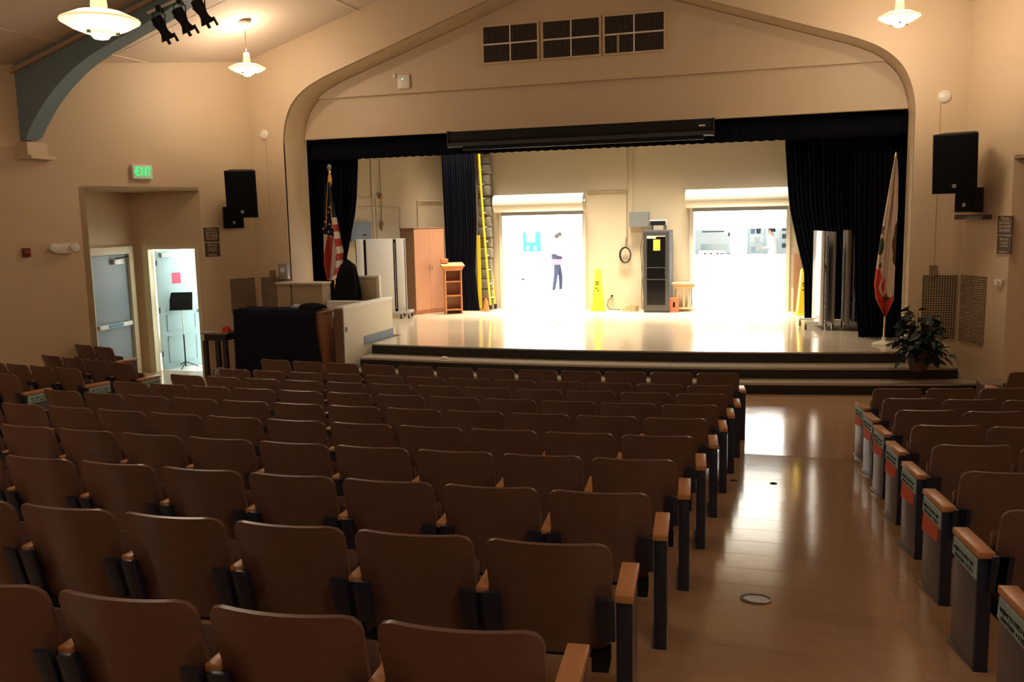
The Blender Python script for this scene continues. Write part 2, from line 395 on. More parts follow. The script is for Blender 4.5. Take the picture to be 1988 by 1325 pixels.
step('stage_step', 13.44, -6.98, 2.32, .33, 13.9, 'second curved step in front of the stage')
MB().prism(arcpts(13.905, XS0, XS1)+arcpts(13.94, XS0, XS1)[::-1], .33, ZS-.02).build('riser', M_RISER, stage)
MB().prism(arcpts(13.885, XS0, XS1)+arcpts(13.93, XS0, XS1)[::-1], ZS-.02, ZS+.003).build('nosing', M_NOSE, stage)
# back wall of the stage with the two service doors
YBW = 20.3; DZ = 2.70
D = [(-6.54, -4.62), (-2.11, -.15)]
mb = MB()
xs = [-8.05, D[0][0], D[0][1], D[1][0], D[1][1], 2.9]
for i in (0, 2, 4): mb.box(xs[i], xs[i+1], YBW, YBW+.25, ZS, 5.3)
for i in (1, 3): mb.box(xs[i], xs[i+1], YBW, YBW+.25, DZ, 5.3)
wall_stage = struct('wall_stage_back', mb, M_SWALL, label='cream rear wall of the stage with two service doorways')
mb = MB(); slab(mb, (-8.0, 20.35), (-11.66, 15.6), ZS, 5.3, .15, (-.79, .61)); struct('wall_stage_left', mb, M_SWALL, label='angled cream wall at the left of the stage')
struct('wall_stage_right', MB().box(2.75, 2.9, 15.3, 20.4, ZS, 5.3), M_SWALL, label='right wall of the stage')
struct('ceiling_stage', MB().box(-12.4, 2.9, 15.3, 20.6, 5.3, 5.4), M_BLACK, label='dark ceiling over the stage')
# cafeteria and kitchen beyond
mb = MB(); mb.box(-10.6, -10.5, 20.5, 28.1, ZS, 3.9); mb.box(2.6, 2.7, 20.5, 31.6, ZS, 3.9)
KW = [(-2.88, -1.82), (-1.34, -.12)]; KZ0, KZ1 = 1.40, 2.17
for a, b in ((-10.5, KW[0][0]), (KW[0][1], KW[1][0]), (KW[1][1], 2.6)): mb.box(a, b, 28, 28.15, ZS, 3.9)
for a, b in KW: mb.box(a, b, 28, 28.15, ZS, KZ0); mb.box(a, b, 28, 28.15, KZ1, 3.9)
mb.box(-4.0, 2.6, 31.5, 31.6, ZS, 3.9); mb.box(-4.1, -4.0, 28.1, 31.6, ZS, 3.9); mb.box(-10.6, 2.7, 20.55, 20.6, 5.4, 5.5)
struct('wall_cafeteria', mb, M_CAFW, label='white walls of the bright room behind the stage')
struct('ceiling_cafeteria', MB().box(-10.6, 2.7, 20.5, 31.6, 3.85, 3.95), M_CAFW, label='ceiling of the bright room behind the stage')
struct('floor_cafeteria', MB().box(-10.6, 2.7, 20.6, 31.6, .35, ZS), M_CAFF, label='pale floor of the bright room behind the stage')

# roll-up shutters
for i, (a, b) in enumerate(D):
    t = thing('rolling_shutter', ['rolled-up service shutter over the left stage doorway', 'rolled-up service shutter over the right stage doorway'][i], 'shutter', (0, 0, ZS), 0, 'rolling shutters at the stage doorways')
    mb = MB(); cz, ry, rz_ = 2.96-ZS, .30, .20
    prof = [(YBW, cz-rz_)] + [(YBW-.12-ry*.6*math.sin(R(k)), cz-rz_*math.cos(R(k))) for k in range(0, 181, 15)] + [(YBW, cz+rz_)]
    mb.yzprism(prof, a-.16, b+.06); mb.build('hood', M_OFFW, t, smooth=True)
    MB().box(a-.02, b+.02, YBW-.10, YBW-.05, DZ-ZS-.02, DZ-ZS+.075).build('bottom_bar', M_GREY, t)
    for x0, x1 in ((a-.08, a-.002), (b+.002, b+.08)): MB().box(x0, x1, YBW-.07, YBW-.002, 0, DZ-ZS+.1).build('guide_rail', M_OFFW, t)
    MB().lathe([(.05, -.02), (.05, .02)], 16, (b+.09, YBW-.2, cz), 'x').build('chain_wheel', M_GREY, t)

# ------------------------------------------------------------------ parapet at the left of the steps
t = thing('parapet_wall', 'low cream parapet wall beside the stage steps with a white cap', 'low wall', (-7.06, 13.2, 0))
MB().box(-.12, 0, 0, 1.9, 0, 1.19).build('body', M_CREAMP, t)
MB().box(-.13, .012, -.01, 1.91, 1.19, 1.225).build('cap', M_WHITE, t)
MB().box(-.15, -.002, -.035, -.001, .0, 1.19).build('end_board', mat('dark_end_board', (.16, .11, .07), .5), t)
MB().box(.0, .01, .72, 1.9, ZS, ZS+.15).build('blue_base', M_PBLUE, t)
MB().box(.0, .012, .05, .11, .80, .88).build('switch_plate', M_DARK, t)
MB().box(-.85, -.125, 1.0, 1.10, 0, 1.225).build('return_wall', M_WHITE, t)
MB().box(.0, .02, -.012, .01, .0, 1.19).build('corner_trim', M_WHITE, t)
t = thing('wall_cabinet', 'beige low cabinet against the left pier of the proscenium', 'cabinet', (-8.5, 14.24, 0))
MB().box(-.34, -.07, -.13, .18, 0, 1.53).build('body', M_BEIGE, t); MB().box(-.05, .56, -.12, .18, 0, 1.53).build('body', M_BEIGE, t)
MB().box(-.36, .58, -.15, .19, 1.53, 1.56).build('top', M_CREAMP, t); MB().box(-.07, -.05, -.10, .17, 0, 1.53).build('seam', M_BLACK, t)
t = thing('panel_screen', 'beige framed low panel behind the cream parapet', 'panel', (-7.66, 15.12, ZS))
MB().box(-.25, .30, 0, .03, 0, 1.08).build('board', M_BEIGE, t); MB().box(.30, .36, -.015, .045, 0, 1.12).build('post', M_CREAMP, t); MB().box(-.25, .30, -.015, .045, 1.08, 1.12).build('top_rail', M_CREAMP, t); MB().box(-.31, -.25, -.015, .045, 0, 1.12).build('post', M_CREAMP, t)

# ------------------------------------------------------------------ curtains
def curtain(name, label, y, lft, rgt, z0, z1, folds, amp, m=M_VELVET, ynoise=.0, wav=0):
    rnd = random.Random(name+label); ph = [rnd.uniform(0, 6.28) for _ in range(4)]
    def fn(uu, vv):
        z = z1 + (z0-z1)*vv; a, b = lft(z), rgt(z); x = a+(b-a)*uu
        yy = y + amp*math.sin(uu*folds*2*math.pi+ph[0]+.4*math.sin(5*uu+ph[1])) + amp*.4*math.sin(uu*folds*4.7*math.pi+ph[2]+vv)
        zz = z + (wav*math.sin(uu*folds*2.3*math.pi+ph[3]) if vv > .99 else 0)
        return (x, yy, zz-z0)
    mb = MB(); mb.grid(fn, folds*10, 14)
    o = mb.build(name, m, None, True); o.location = (0, 0, z0); md = o.modifiers.new('thickness', 'SOLIDIFY'); md.thickness = .008
    return tag(o, label, 'curtain')
def interp(tab):
    tab = sorted(tab)
    def f(z):
        if z <= tab[0][0]: return tab[0][1]
        for (a, xa), (b, xb) in zip(tab, tab[1:]):
            if z <= b: return xa+(xb-xa)*(z-a)/(b-a)
        return tab[-1][1]
    return f
curtain('valance_curtain', 'black valance curtain hanging across the top of the stage opening', 15.5, lambda z: -8.95, lambda z: 1.95, 3.78, 5.295, 60, .012, wav=.006)
curtain('side_curtain', 'dark navy side curtain behind the stars and stripes', 15.85, lambda z: -9.15, interp([(.5, -8.35), (1.5, -8.40), (1.95, -8.33), (2.9, -8.08), (3.8, -8.00), (4.3, -7.98)]), ZS+.01, 4.5, 12, .03)
curtain('side_curtain', 'dark navy curtain leg beside the open bookcase at the back', 19.62, interp([(.5, -7.70), (4.5, -7.78)]), interp([(.5, -6.93), (1.4, -7.02), (2.6, -6.95), (4.5, -6.98)]), ZS+.01, 4.9, 13, .03)
curtain('side_curtain', 'dark navy curtain swept aside behind the folded tables on the right', 18.75, interp([(.5, .25), (1.43, .22), (2.04, .07), (2.75, -.09), (4.0, -.19), (4.6, -.2)]), interp([(.5, 1.9), (4.5, 2.1)]), ZS+.01, 4.8, 26, .03)
curtain('side_curtain', 'black front curtain behind the bear flag', 16.05, interp([(.5, 1.08), (1.2, 1.0), (3.6, .92), (4.4, .9)]), lambda z: 2.2, ZS+.01, 4.6, 16, .03)
# rolled projection screen under the header
t = thing('projection_screen', 'long black projection screen case mounted under the stage header', 'screen', (-3.525, 15.0, 3.83))
L2 = 2.265
mb = MB(); mb.yzprism([(-.06, .10), (-.075, .16), (-.06, .30), (.10, .315), (.10, .04), (-.03, .04)], -L2, L2); mb.build('case', M_SCREEN, t)
MB().box(-L2-.01, L2+.01, -.085, -.055, .045, .105).build('edge_strip', M_SCREEN2, t)
MB().box(-L2+.25, L2-.15, -.03, .03, -.02, .04).build('bottom_bar', M_SCREEN, t)
for x in (-L2-.012, L2): MB().yzprism([(-.09, .03), (-.09, .31), (.11, .325), (.11, .03)], x, x+.012).build('end_cap', M_SCREEN2, t)
MB().box(L2-.22, L2-.12, -.079, -.07, .18, .205).build('maker_plate', M_LGREY, t)

# ------------------------------------------------------------------ gable grilles
for i, (a, b) in enumerate(((-5.15, -4.17), (-4.09, -3.11), (-3.04, -2.05))):
    cx = (a+b)/2; w_ = (b-a)/2
    t = thing('vent_grille', ['left gable grille of dark slats with white cross bars', 'middle gable grille of dark slats with white cross bars', 'right gable grille of dark slats with one loose white stick'][i], 'vent', (cx, 15.098, 5.26), 0, 'gable grilles')
    MB().box(-w_, w_, -.012, 0, 0, .61).build('backing', M_GRILLD, t)
    mb = MB()
    for k in range(34): x = -w_+.03+(2*w_-.06)*k/33; mb.box(x-.006, x+.006, -.03, -.012, .01, .60)
    mb.build('slat', M_LATT, t)['kind'] = 'stuff'
    for x0, x1, z0, z1 in ((-w_-.02, w_+.02, -.02, .012), (-w_-.02, w_+.02, .598, .63), (-w_-.02, -w_+.012, .012, .598), (w_-.012, w_+.02, .012, .598)):
        MB().box(x0, x1, -.04, 0, z0, z1).build('frame_bar', M_WALL, t)
    MB().box(-w_+.01, w_-.01, -.036, -.01, .295, .32).build('cross_bar', M_OFFW, t); MB().box(-.011, .011, -.034, -.01, .01, .60).build('mullion', M_OFFW, t)
    if i == 2: MB().box(-.28, -.24, -.045, -.03, .0, .29).build('loose_stick', M_GRILLE, t)

# ------------------------------------------------------------------ wall vents, horns, boxes
def lattice_vent(label, loc, rz, w_, h, pitch=.033):
    t = thing('wall_vent', label, 'vent', loc, rz, 'lattice vents beside the stage')
    MB().box(-w_/2, w_/2, -.008, 0, 0, h).build('backing', M_GRILLD, t)
    mb = MB(); nx = int(w_/pitch); nz = int(h/pitch)
    for k in range(nx+1): x = -w_/2+w_*k/nx; mb.box(x-.006, x+.006, -.02, -.008, 0, h)
    for k in range(nz+1): z = h*k/nz; mb.box(-w_/2, w_/2, -.022, -.009, z-.006, z+.006)
    mb.build('lattice', M_GRILLE, t)['kind'] = 'stuff'
    return t
p = wl(.33, 0, 1.0); lattice_vent('left wall lattice vent, the one on the splayed wall', p, TH, .50, .63)
lattice_vent('left wall lattice vent, the one beside the electrical box', (-9.12, YF, 1.0), 0, .50, .63)
lattice_vent('right wall lattice vent, the one behind the potted plant', (2.065, YF, .72), 0, .46, .93)
p = wr(.34, 0, .70); lattice_vent('right wall lattice vent, the one below the small speaker', p, -TH, .56, .96)
def horn(label, loc):
    t = thing('wall_horn', label, 'alarm', loc, 0, 'round wall horns')
    MB().lathe([(.085, 0), (.085, .02), (.06, .035), (.06, .025), (.03, .04), (.0005, .04)], 24, (0,0,0), 'y').build('dial', M_OFFW, t, True)
    MB().lathe([(.05, .026), (.05, .03), (.0005, .03)], 20, (0,0,0), 'y').build('grille_ring', M_GRILLE, t, True)
horn('round wall horn above the left speaker', (-9.14, YF, 4.20)); 
horn('round wall horn above the right speaker', (2.02, YF, 4.21))
for lab, x, z0, z1 in (('thin white conduit rising to the left wall horn', -9.12, 1.76, 4.11), ('thin white conduit rising to the right wall horn', 1.97, 1.80, 4.12)):
    t = thing('wall_conduit', lab, 'conduit', (x, YF, z0)); MB().tube([(0, -.012, 0), (0, -.012, z1-z0)], .009, 6).build('pipe', M_WALL, t)
    MB().box(-.05, .05, -.05, 0, -.16, 0).build('junction_box', mat('brown_box', (.22, .16, .09), .5), t)
t = thing('electrical_box', 'grey electrical outlet box on the left pier', 'electrical box', (-8.86, YF, 1.60))
MB().box(-.09, .09, -.09, 0, 0, .28).build('box', M_GREY, t, bevel=.006); MB().lathe([(.05, .09), (.05, .1), (.0005, .1)], 16, (0, 0, .17), 'y').build('socket', M_LGREY, t)
# access point on the gable panel
t = thing('access_point', 'white square wireless access point with a green light on the gable panel', 'access point', (-6.655, 15.098, 4.93))
MB().box(-.125, .125, -.045, 0, 0, .25).build('body', M_OFFW, t, bevel=.03); MB().lathe([(.012, .0465), (.0005, .047)], 10, (-.01, 0, .17), 'y').build('status_light', M_LED, t)
MB().box(-.20, -.15, -.03, 0, .20, .27).build('wall_jack', M_OFFW, t)

# ------------------------------------------------------------------ exit sign, emergency light, alarm pull, signs
t = thing('exit_sign', 'lit green exit sign above the door recess', 'exit sign', wl(2.10, 0, 3.38), TH)
MB().box(-.17, .17, -.07, 0, 0, .23).build('housing', M_WHITE, t, bevel=.004); MB().box(-.155, .155, -.073, -.07, .015, .215).build('face', M_EXITF, t)
for ch, x in zip('EXIT', (-.092, -.015, .047, .105)): text('letter', ch, .20, M_EXIT, t, (x, -.077, .115), w={'I': .026}.get(ch, .062))
mb = MB(); mb.xzprism([(-.150, .115), (-.128, .14), (-.128, .09)], -.077, -.074); mb.build('arrow', M_EXIT, t)
t = thing('emergency_light', 'white twin-head emergency light left of the exit recess', 'emergency light', wl(3.47, 0, 2.22), TH)
MB().box(-.12, .12, -.09, 0, .0, .15).build('housing', M_OFFW, t, bevel=.01)
for x in (-.16, .15):
    b = MB(); b.lathe([(.02, .02), (.03, .03), (.065, .10), (.07, .13), (.065, .135)], 18, (x, 0, .09), 'y'); hd = b.build('lamp_head', M_OFFW, t, True)
    b = MB(); b.lathe([(.062, .136), (.03, .145), (.0005, .146)], 18, (x, 0, .09), 'y'); b.build('lens', M_LENS, hd, True)
t = thing('fire_alarm', 'small dark red fire alarm pull box on the left wall', 'fire alarm', wl(4.00, 0, 2.19), TH)
MB().box(-.055, .055, -.05, 0, 0, .13).build('box', M_DRED, t, bevel=.004); MB().box(-.03, .03, -.062, -.05, .05, .08).build('pull_handle', M_RED, t)
def sign(label, loc, rz):
    t = thing('no_food_sign', label, 'sign', loc, rz, 'no food or drink signs')
    MB().box(-.15, .15, -.012, 0, .26, .52).build('upper_board', M_SIGNB, t); MB().box(-.145, .145, -.012, 0, 0, .245).build('lower_board', M_SIGNB, t)
    for a, b, c, d in ((-.155, .155, .515, .525), (-.155, .155, .25, .26), (-.15, .15, -.008, .002)): MB().box(a, b, -.014, 0, c, d).build('edge_strip', M_SIGNT, t)
    MB().box(-.14, .14, -.0135, -.012, .455, .459).build('rule', M_SIGNT, t)
    for s, z, h, wd, sh in (('Please', .485, .055, .18, .3), ('NO FOOD', .42, .055, .22, 0), ('OR DRINK', .37, .055, .24, 0), ('ALLOWED', .32, .055, .22, 0),
                            ('No Se', .205, .055, .17, 0), ('Permite', .155, .04, .15, 0), ('Comidas', .115, .04, .17, 0), ('y', .075, .035, None, 0), ('Bebidas', .035, .04, .16, 0)):
        text('lettering', s, h, M_SIGNT, t, (0, -.0135, z), w=wd, shear=sh)
sign('brown no food or drink sign beside the left speaker', wl(.89, 0, 2.05), TH)
sign('brown no food or drink sign beside the right recess', wr(.97, 0, 1.99), -TH)

# ------------------------------------------------------------------ loudspeakers
def speaker(label, loc, rz, w_, h, d, tilt, group):
    t = thing('loudspeaker', label, 'speaker', loc, rz, group)
    mb = MB(); mb.prism([(-w_/2, -d/2), (w_/2, -d/2), (w_*.36, d/2), (-w_*.36, d/2)], 0, h); b = mb.build('cabinet', M_BLACK, t, bevel=.01)
    g = MB().box(-w_/2+.02, w_/2-.02, -d/2-.012, -d/2, .02, h-.02).build('grille', mat('speaker_grille', (.004,.004,.005), .9, spec=.15), t)
    l = MB().box(-.025, .025, -d/2-.016, -d/2-.012, .08, .13).build('badge', M_GREY, t)
    for o in (b, g, l): o.rotation_euler = (tilt, 0, 0)
    MB().tube([(0, d/2-.05, h*.5), (0, d/2+(.12 if h > .5 else .03), h*.5)], .02, 8).build('bracket', M_DARK, t)
    return t
speaker('large black loudspeaker on the left splayed wall', (-9.11, 13.62, 2.74), R(28), .52, .80, .36, R(7), 'large wall loudspeakers')
speaker('large black loudspeaker on the right splayed wall', (2.13, 13.75, 2.84), R(-18), .56, .80, .38, R(7), 'large wall loudspeakers')
speaker('small black speaker tucked below the left loudspeaker', wl(.56, .16, 2.54), R(50), .36, .38, .22, 0, 'small wall speakers')
speaker('small black speaker beside the right loudspeaker', wr(.45, .18, 2.56), R(-50), .34, .34, .22, 0, 'small wall speakers')
t = thing('wall_shelf_bar', 'flat dark bar bracket under the small right speaker', 'bracket', wr(.52, 0, 2.46), -TH)
MB().box(-.34, .30, -.24, -.10, 0, .07).build('bar', M_SIGNB, t, bevel=.004); MB().box(-.05, .05, -.10, 0, .01, .06).build('arm', M_DARK, t)
t = thing('strobe_alarm', 'small white alarm strobe beside the right recess', 'alarm', wr(.92, 0, 1.56), -TH)
MB().box(-.08, .08, -.04, 0, 0, .09).build('base', M_OFFW, t, bevel=.008); MB().box(-.03, .03, -.07, -.04, .03, .07).build('lens', M_LENS, t)

# ------------------------------------------------------------------ doors of the recess
qa = math.atan2(-q.y, -q.x)                               # local x runs from the hall towards the corner
t = thing('door_1', 'blue grey exit door with a push bar in the left recess', 'door', (KL.x, KL.y, 0), qa); t['kind'] = 'structure'; del t['category']
W1 = 1.0; e0 = -.24
MB().box(e0-W1, e0, -.03, -.012, .005, 2.13).build('leaf', M_DOORB, t)
for x0, x1, z0, z1 in ((e0+.004, e0+.12, 0, 2.27), (e0-W1-.12, e0-W1-.004, 0, 2.27), (e0-W1-.004, e0+.004, 2.14, 2.27)):
    MB().box(x0, x1, -.085, -.002, z0, z1).build('frame', M_FRAME, t)
pb = MB().box(e0-W1+.06, e0-.06, -.10, -.06, .90, .97).build('push_bar', M_LGREY, t)
MB().box(e0-.72, e0-.32, -.104, -.10, .905, .965).build('bar_pad', mat('blue_bar_label', (.10, .30, .50), .5), pb)
for x in (e0-W1+.08, e0-.1): MB().box(x-.03, x+.03, -.06, -.03, .89, .98).build('bar_mount', M_GREY, pb)
dc = MB().box(e0-.42, e0-.16, -.09, -.03, 1.97, 2.06).build('door_closer', M_LGREY, t, bevel=.006)
MB().tube([(e0-.4, -.09, 2.07), (e0-.2, -.2, 2.10), (e0-.02, -.09, 2.13)], .012, 6).build('closer_arm', M_DARK, dc)
ua = math.atan2(u.y, u.x)
t = thing('door_2', 'open light blue panelled door leading to the bright corridor', 'door', (KL.x, KL.y, 0), ua); t['kind'] = 'structure'; del t['category']
for x0, x1, z0, z1 in ((D0-.09, D0-.001, 0, DH+.09), (D1+.001, D1+.05, 0, DH+.06), (D0-.001, D1+.001, DH+.001, DH+.06)):
    MB().box(x0, x1, -.025, -.001, z0, z1).build('frame', M_FRAME, t)
for x0, x1 in ((D0, D0+.02), (D1-.02, D1)): MB().box(x0, x1, -.02, .13, 0, DH-.001).build('jamb', M_FRAME, t)
lf = MB().box(0, .88, -.022, .022, .01, DH-.02).build('leaf', M_DOORL, t); lf.location = (D0+.045, .16, 0); lf.rotation_euler = (0, 0, R(66))
for z0, z1 in ((.12, .60), (.70, 1.0)):
    for a, b, c, d in ((.13, .75, z0, z0+.025), (.13, .75, z1-.025, z1), (.13, .155, z0, z1), (.725, .75, z0, z1)): MB().box(a, b, -.034, -.022, c, d).build('panel_moulding', M_DOORL, lf)
MB().box(.12, .76, -.036, -.022, 1.06, 1.10).build('rail', M_DOORL, lf)
MB().box(.30, .48, -.026, -.022, 1.56, 1.76).build('red_notice', M_PINK, lf); MB().box(.08, .30, -.075, -.022, 2.05, 2.13).build('door_closer', M_GREY, lf)
MB().lathe([(.028, .022), (.03, .06), (.018, .08), (.0005, .08)], 14, (.81, 0, 1.02), 'y').build('door_knob', M_BRASS, lf, True)
for z in (.3, 1.1, 1.95): MB().tube([(.0, -.02, z-.05), (.0, -.02, z+.05)], .012, 8).build('hinge', M_DARK, lf)
# music stand in the doorway
t = thing('music_stand', 'black music stand standing in the lit corridor doorway', 'music stand', (-10.66, 13.80, .005), R(25))
MB().tube([(0, 0, .03), (0, 0, .62)], .013, 8).build('lower_tube', M_BLACK, t); MB().tube([(0, 0, .60), (0, 0, 1.12)], .008, 8).build('upper_tube', M_STEEL, t)
for k in range(3): a = k*2.094+.4; MB().tube([(0, 0, .12), (.22*math.cos(a), .22*math.sin(a), .01)], .009, 6).build('leg', M_BLACK, t)
d_ = MB().box(-.20, .20, -.006, .006, -.16, .16).build('desk', M_BLACK, t); d_.location = (0, -.02, 1.24); d_.rotation_euler = (R(-14), 0, 0)
MB().box(-.20, .20, -.05, .006, -.172, -.16).build('ledge', M_BLACK, d_); MB().lathe([(.018, 0), (.018, .05)], 10, (0, 0, 1.10)).build('tilt_knob', M_DARK, t)

# ------------------------------------------------------------------ pendant lamps
def pendant(label, x, y, z, dia, power, up_power, stemr=.006, dim=False):
    zc = ceil_z(x)-.01; t = thing('pendant_lamp', label, 'lamp', (x, y, z), 0, 'saucer pendant lamps')
    r = dia/2
    MB().lathe([(r*.20, .075), (r*.6, .055), (r*.98, .008), (r, 0), (r*.985, -.010), (r*.7, -.055), (r*.42, -.085), (r*.405, -.078), (r*.68, -.045), (r*.97, -.002)], 40).build('saucer', M_GLASS, t, True)
    MB().lathe([(.0005, -.135), (.05, -.125), (.075, -.095), (.07, -.06), (.04, -.03), (.0005, -.03)], 24).build('bulb', M_GLASS if dim else M_BULB, t, True)
    MB().lathe([(.05, .07), (.058, .10), (.045, .22), (.04, .235), (.0005, .235)], 20).build('neck', M_GLASS, t, True)
    MB().tube([(0, 0, .23), (0, 0, zc-z-.08)], stemr, 8).build('stem', M_STEEL, t)
    MB().lathe([(.012, zc-z-.12), (.05, zc-z-.09), (.10, zc-z-.03), (.105, zc-z)], 20).build('canopy', M_OFFW, t, True)
    for k in range(3):
        a = k*2.094+.5; MB().box(-.012, .012, -.008, .008, -.012, .012).build('clip', M_DARK, t).location = (r*.42*math.cos(a), r*.42*math.sin(a), -.09)
    for nm, zz, pw in (('bulb_light', -.36, power), ('uplight', .30, up_power)):
        if pw:
            d = bpy.data.lights.new(nm, 'POINT'); d.energy = pw; d.color = LAMP_COL if y > 3 else REAR_COL; d.shadow_soft_size = .24 if nm == 'bulb_light' else .08
            o = bpy.data.objects.new(nm, d); C.objects.link(o); o.parent = t; o.location = (0, 0, zz)
    return t
pendant('saucer pendant lamp on a thin stem beside the left wall', -8.41, 12.91, 5.09, .58, 42, 44)
pendant('saucer pendant lamp hanging above the right side of the stage', 1.24, 12.91, 5.07, .52, 70, 34)
pendant('large saucer pendant lamp nearest the camera on the left', -4.77, 5.5, 4.07, .545, 42, 54, .012, dim=True)
pendant('saucer pendant lamp over the rear left seats, behind the viewer', -8.4, .6, 5.05, .52, 54, 60)
pendant('saucer pendant lamp over the rear right seats, behind the viewer', 1.27, .6, 5.05, .52, 54, 60)

# ------------------------------------------------------------------ stage spotlights on the beam
for i, (x, z, l) in enumerate(((-8.34, 5.42, 'black stage spotlight on the beam, lowest of three'), (-8.0, 5.50, 'black stage spotlight on the beam, middle of three'), (-7.69, 5.58, 'black stage spotlight on the beam, highest of three'))):
    t = thing('stage_spotlight', l, 'spotlight', (x, YB-.10, z), R(20), 'stage spotlights on the blue beam')
    b = MB(); b.lathe([(.02, .16), (.075, .15), (.085, .05), (.06, -.03), (.062, -.08), (.10, -.16), (.10, -.17), (.085, -.16), (.06, -.10)], 18); o = b.build('can', M_BLACK, t, True); o.rotation_euler = (R(18), R(-24), 0); o.location = (.03, 0, -.12)
    MB().box(-.115, -.085, -.02, .02, -.02, .10).build('barn_door', M_BLACK, o).location = (.2, 0, -.22)
    MB().box(-.02, .02, -.10, -.07, -.23, -.14).build('barn_door', M_BLACK, o)
    MB().tube([(-.08, 0, -.1), (-.08, 0, .06), (0, .02, .12), (.08, 0, .06), (.08, 0, -.1)], .008, 6).build('yoke', M_BLACK, t)
    MB().box(-.03, .03, -.03, .11, .08, .17).build('clamp', M_BLACK, t)
t = thing('lighting_bar', 'thin white bar holding the stage spotlights below the beam', 'bar', (-8.0, YB-.06, 5.66)); mb = MB(); mb.tube([(-.55, 0, -.14), (.6, 0, .17)], .02, 10); mb.build('bar', M_OFFW, t); MB().box(-.03, .03, 0, .065, -.03, .03).build('bracket', M_OFFW, t)

# ------------------------------------------------------------------ auditorium seats
def seat_meshes():
    P = {}
    # curved plywood back, leaning: top at y=0, bottom forward
    W_, H0, H1 = .2435, .32, .80
    def outline():
        pts = []; r = .055; rb = .07
        def cor(cx, cz, r_, a0):
            for k in range(6): a = R(a0+18*k); pts.append((cx+r_*math.cos(a), cz+r_*math.sin(a)))
        cor(W_-r, H1-r, r, 0); cor(-W_+r, H1-r, r, 90); cor(-W_+.012+rb, H0+rb, rb, 180); cor(W_-.012-rb, H0+rb, rb, 270); return pts
    bm = bmesh.new()
    NX, NZ = 14, 12
    def place(x, z): return (x, -.045*(1-(x/W_)**2) + (H1-z)*.27, z)
    def hw(z):                      # half width with rounded corners
        r, rb = .055, .07; w0 = W_-.012*(H1-z)/(H1-H0)
        if z > H1-r: return w0-r+math.sqrt(max(0, r*r-(z-H1+r)**2))
        if z < H0+rb: return w0-rb+math.sqrt(max(0, rb*rb-(H0+rb-z)**2))
        return w0
    zs = [H0, H0+.01, H0+.03, H0+.07] + [H0+.07+(H1-.055-H0-.07)*k/6 for k in range(1, 7)] + [H1-.03, H1-.01, H1]
    vs_, fs = [], []
    for z in zs:
        for i in range(NX+1): x = hw(z)*(2*i/NX-1); vs_.append(place(x, z))
    off = len(vs_); vs_ += [(x, y+.016, z+.003) for x, y, z in vs_]
    st = NX+1
    for j in range(len(zs)-1):
        for i in range(NX):
            a = j*st+i; fs.append((a, a+1, a+st+1, a+st)); b = off+a; fs.append((b, b+st, b+st+1, b+1))
    rim = [i for i in range(NX)] + [j*st+NX for j in range(len(zs)-1)] + [(len(zs)-1)*st+NX-i for i in range(NX)] + [(len(zs)-1-j)*st for j in range(len(zs)-1)]
    for i in range(len(rim)): a, b = rim[i], rim[(i+1) % len(rim)]; fs.append((b, a, off+a, off+b))
    mb = MB().add(vs_, fs); P['backrest'] = mb.mesh('backrest', M_SEAT, smooth=True)
    mb = MB(); mb.yzprism([(.155, .33), (.185, .33), (.21, .62), (.18, .64), (.165, .50)], -.215, .215); P['seat_pan'] = mb.mesh('seat_pan', M_SEAT, bevel=.008)
    mb = MB()
    for s in (-1, 1): mb.prism([(s*.225, .045), (s*.16, .045), (s*.16, .16), (s*.225, .16)], .27, .335)
    mb.lathe([(.018, -.22), (.018, .22)], 10, (0, .12, .31), 'x'); P['hinge'] = mb.mesh('hinge', M_BLACK)
    mb = MB(); mb.yzprism([(.035, .40), (.055, .40), (.012, .585), (-.012, .585)], -.034, .034); P['back_bracket'] = mb.mesh('back_bracket', M_BLUE, bevel=.004)
    mb = MB(); mb.yzprism([(.06, 0), (.30, 0), (.30, .03), (.20, .06), (.19, .42), (.32, .545), (.32, .558), (.05, .558), (.05, .40), (.10, .30), (.11, .06), (.06, .03)], -.016, .016); P['standard'] = mb.mesh('standard', M_BLUE)
    P['armrest'] = MB().box(-.025, .025, .04, .355, .558, .585).mesh('armrest', M_ARM, bevel=.006)
    mb = MB(); mb.box(-.028, .028, .07, .36, .02, .555); mb.box(-.03, .045, .05, .40, 0, .02); P['end_panel'] = mb.mesh('end_panel', M_PANEL, bevel=.004)
    mb = MB(); mb.box(-.030, .030, .045, .07, 0, .555); P['end_post'] = mb.mesh('end_post', M_BLUE, bevel=.003)
    P['end_arm'] = MB().box(-.036, .036, .035, .375, .556, .588).mesh('armrest', M_ARM, bevel=.005)
    P['tape_label'] = MB().add([(0, .06, .545), (0, .37, .548), (0, .375, .455), (0, .06, .445), (-.004, .07, .54), (-.004, .36, .54), (-.006, .37, .46), (-.007, .065, .45)],
                               [(4, 5, 6, 7), (0, 1, 5, 4), (1, 2, 6, 5), (2, 3, 7, 6), (3, 0, 4, 7)]).mesh('tape_label', M_TAPE)
    P['orange_label'] = MB().add([(0, .10, .452), (0, .36, .455), (0, .365, .345), (0, .11, .36), (-.003, .10, .452), (-.003, .36, .455), (-.005, .365, .345), (-.006, .11, .36)],
                                 [(4, 5, 6, 7), (0, 1, 5, 4), (1, 2, 6, 5), (2, 3, 7, 6), (3, 0, 4, 7)]).mesh('orange_label', M_OTAPE)
    mb = MB(); rn = random.Random(3)
    for row in range(2):
        y = .10
        while y < .33:
            h = rn.uniform(.012, .024); zz = .505-.032*row
            mb.box(-.0085, -.0065, y, y+.003, zz-h/2, zz+h/2); mb.box(-.0085, -.0065, y, y+rn.uniform(.008, .016), zz+rn.uniform(-.008, .008), zz+.009); y += rn.uniform(.014, .026)
    P['handwriting'] = mb.mesh('handwriting', M_INK)
    return P
SP = seat_meshes()
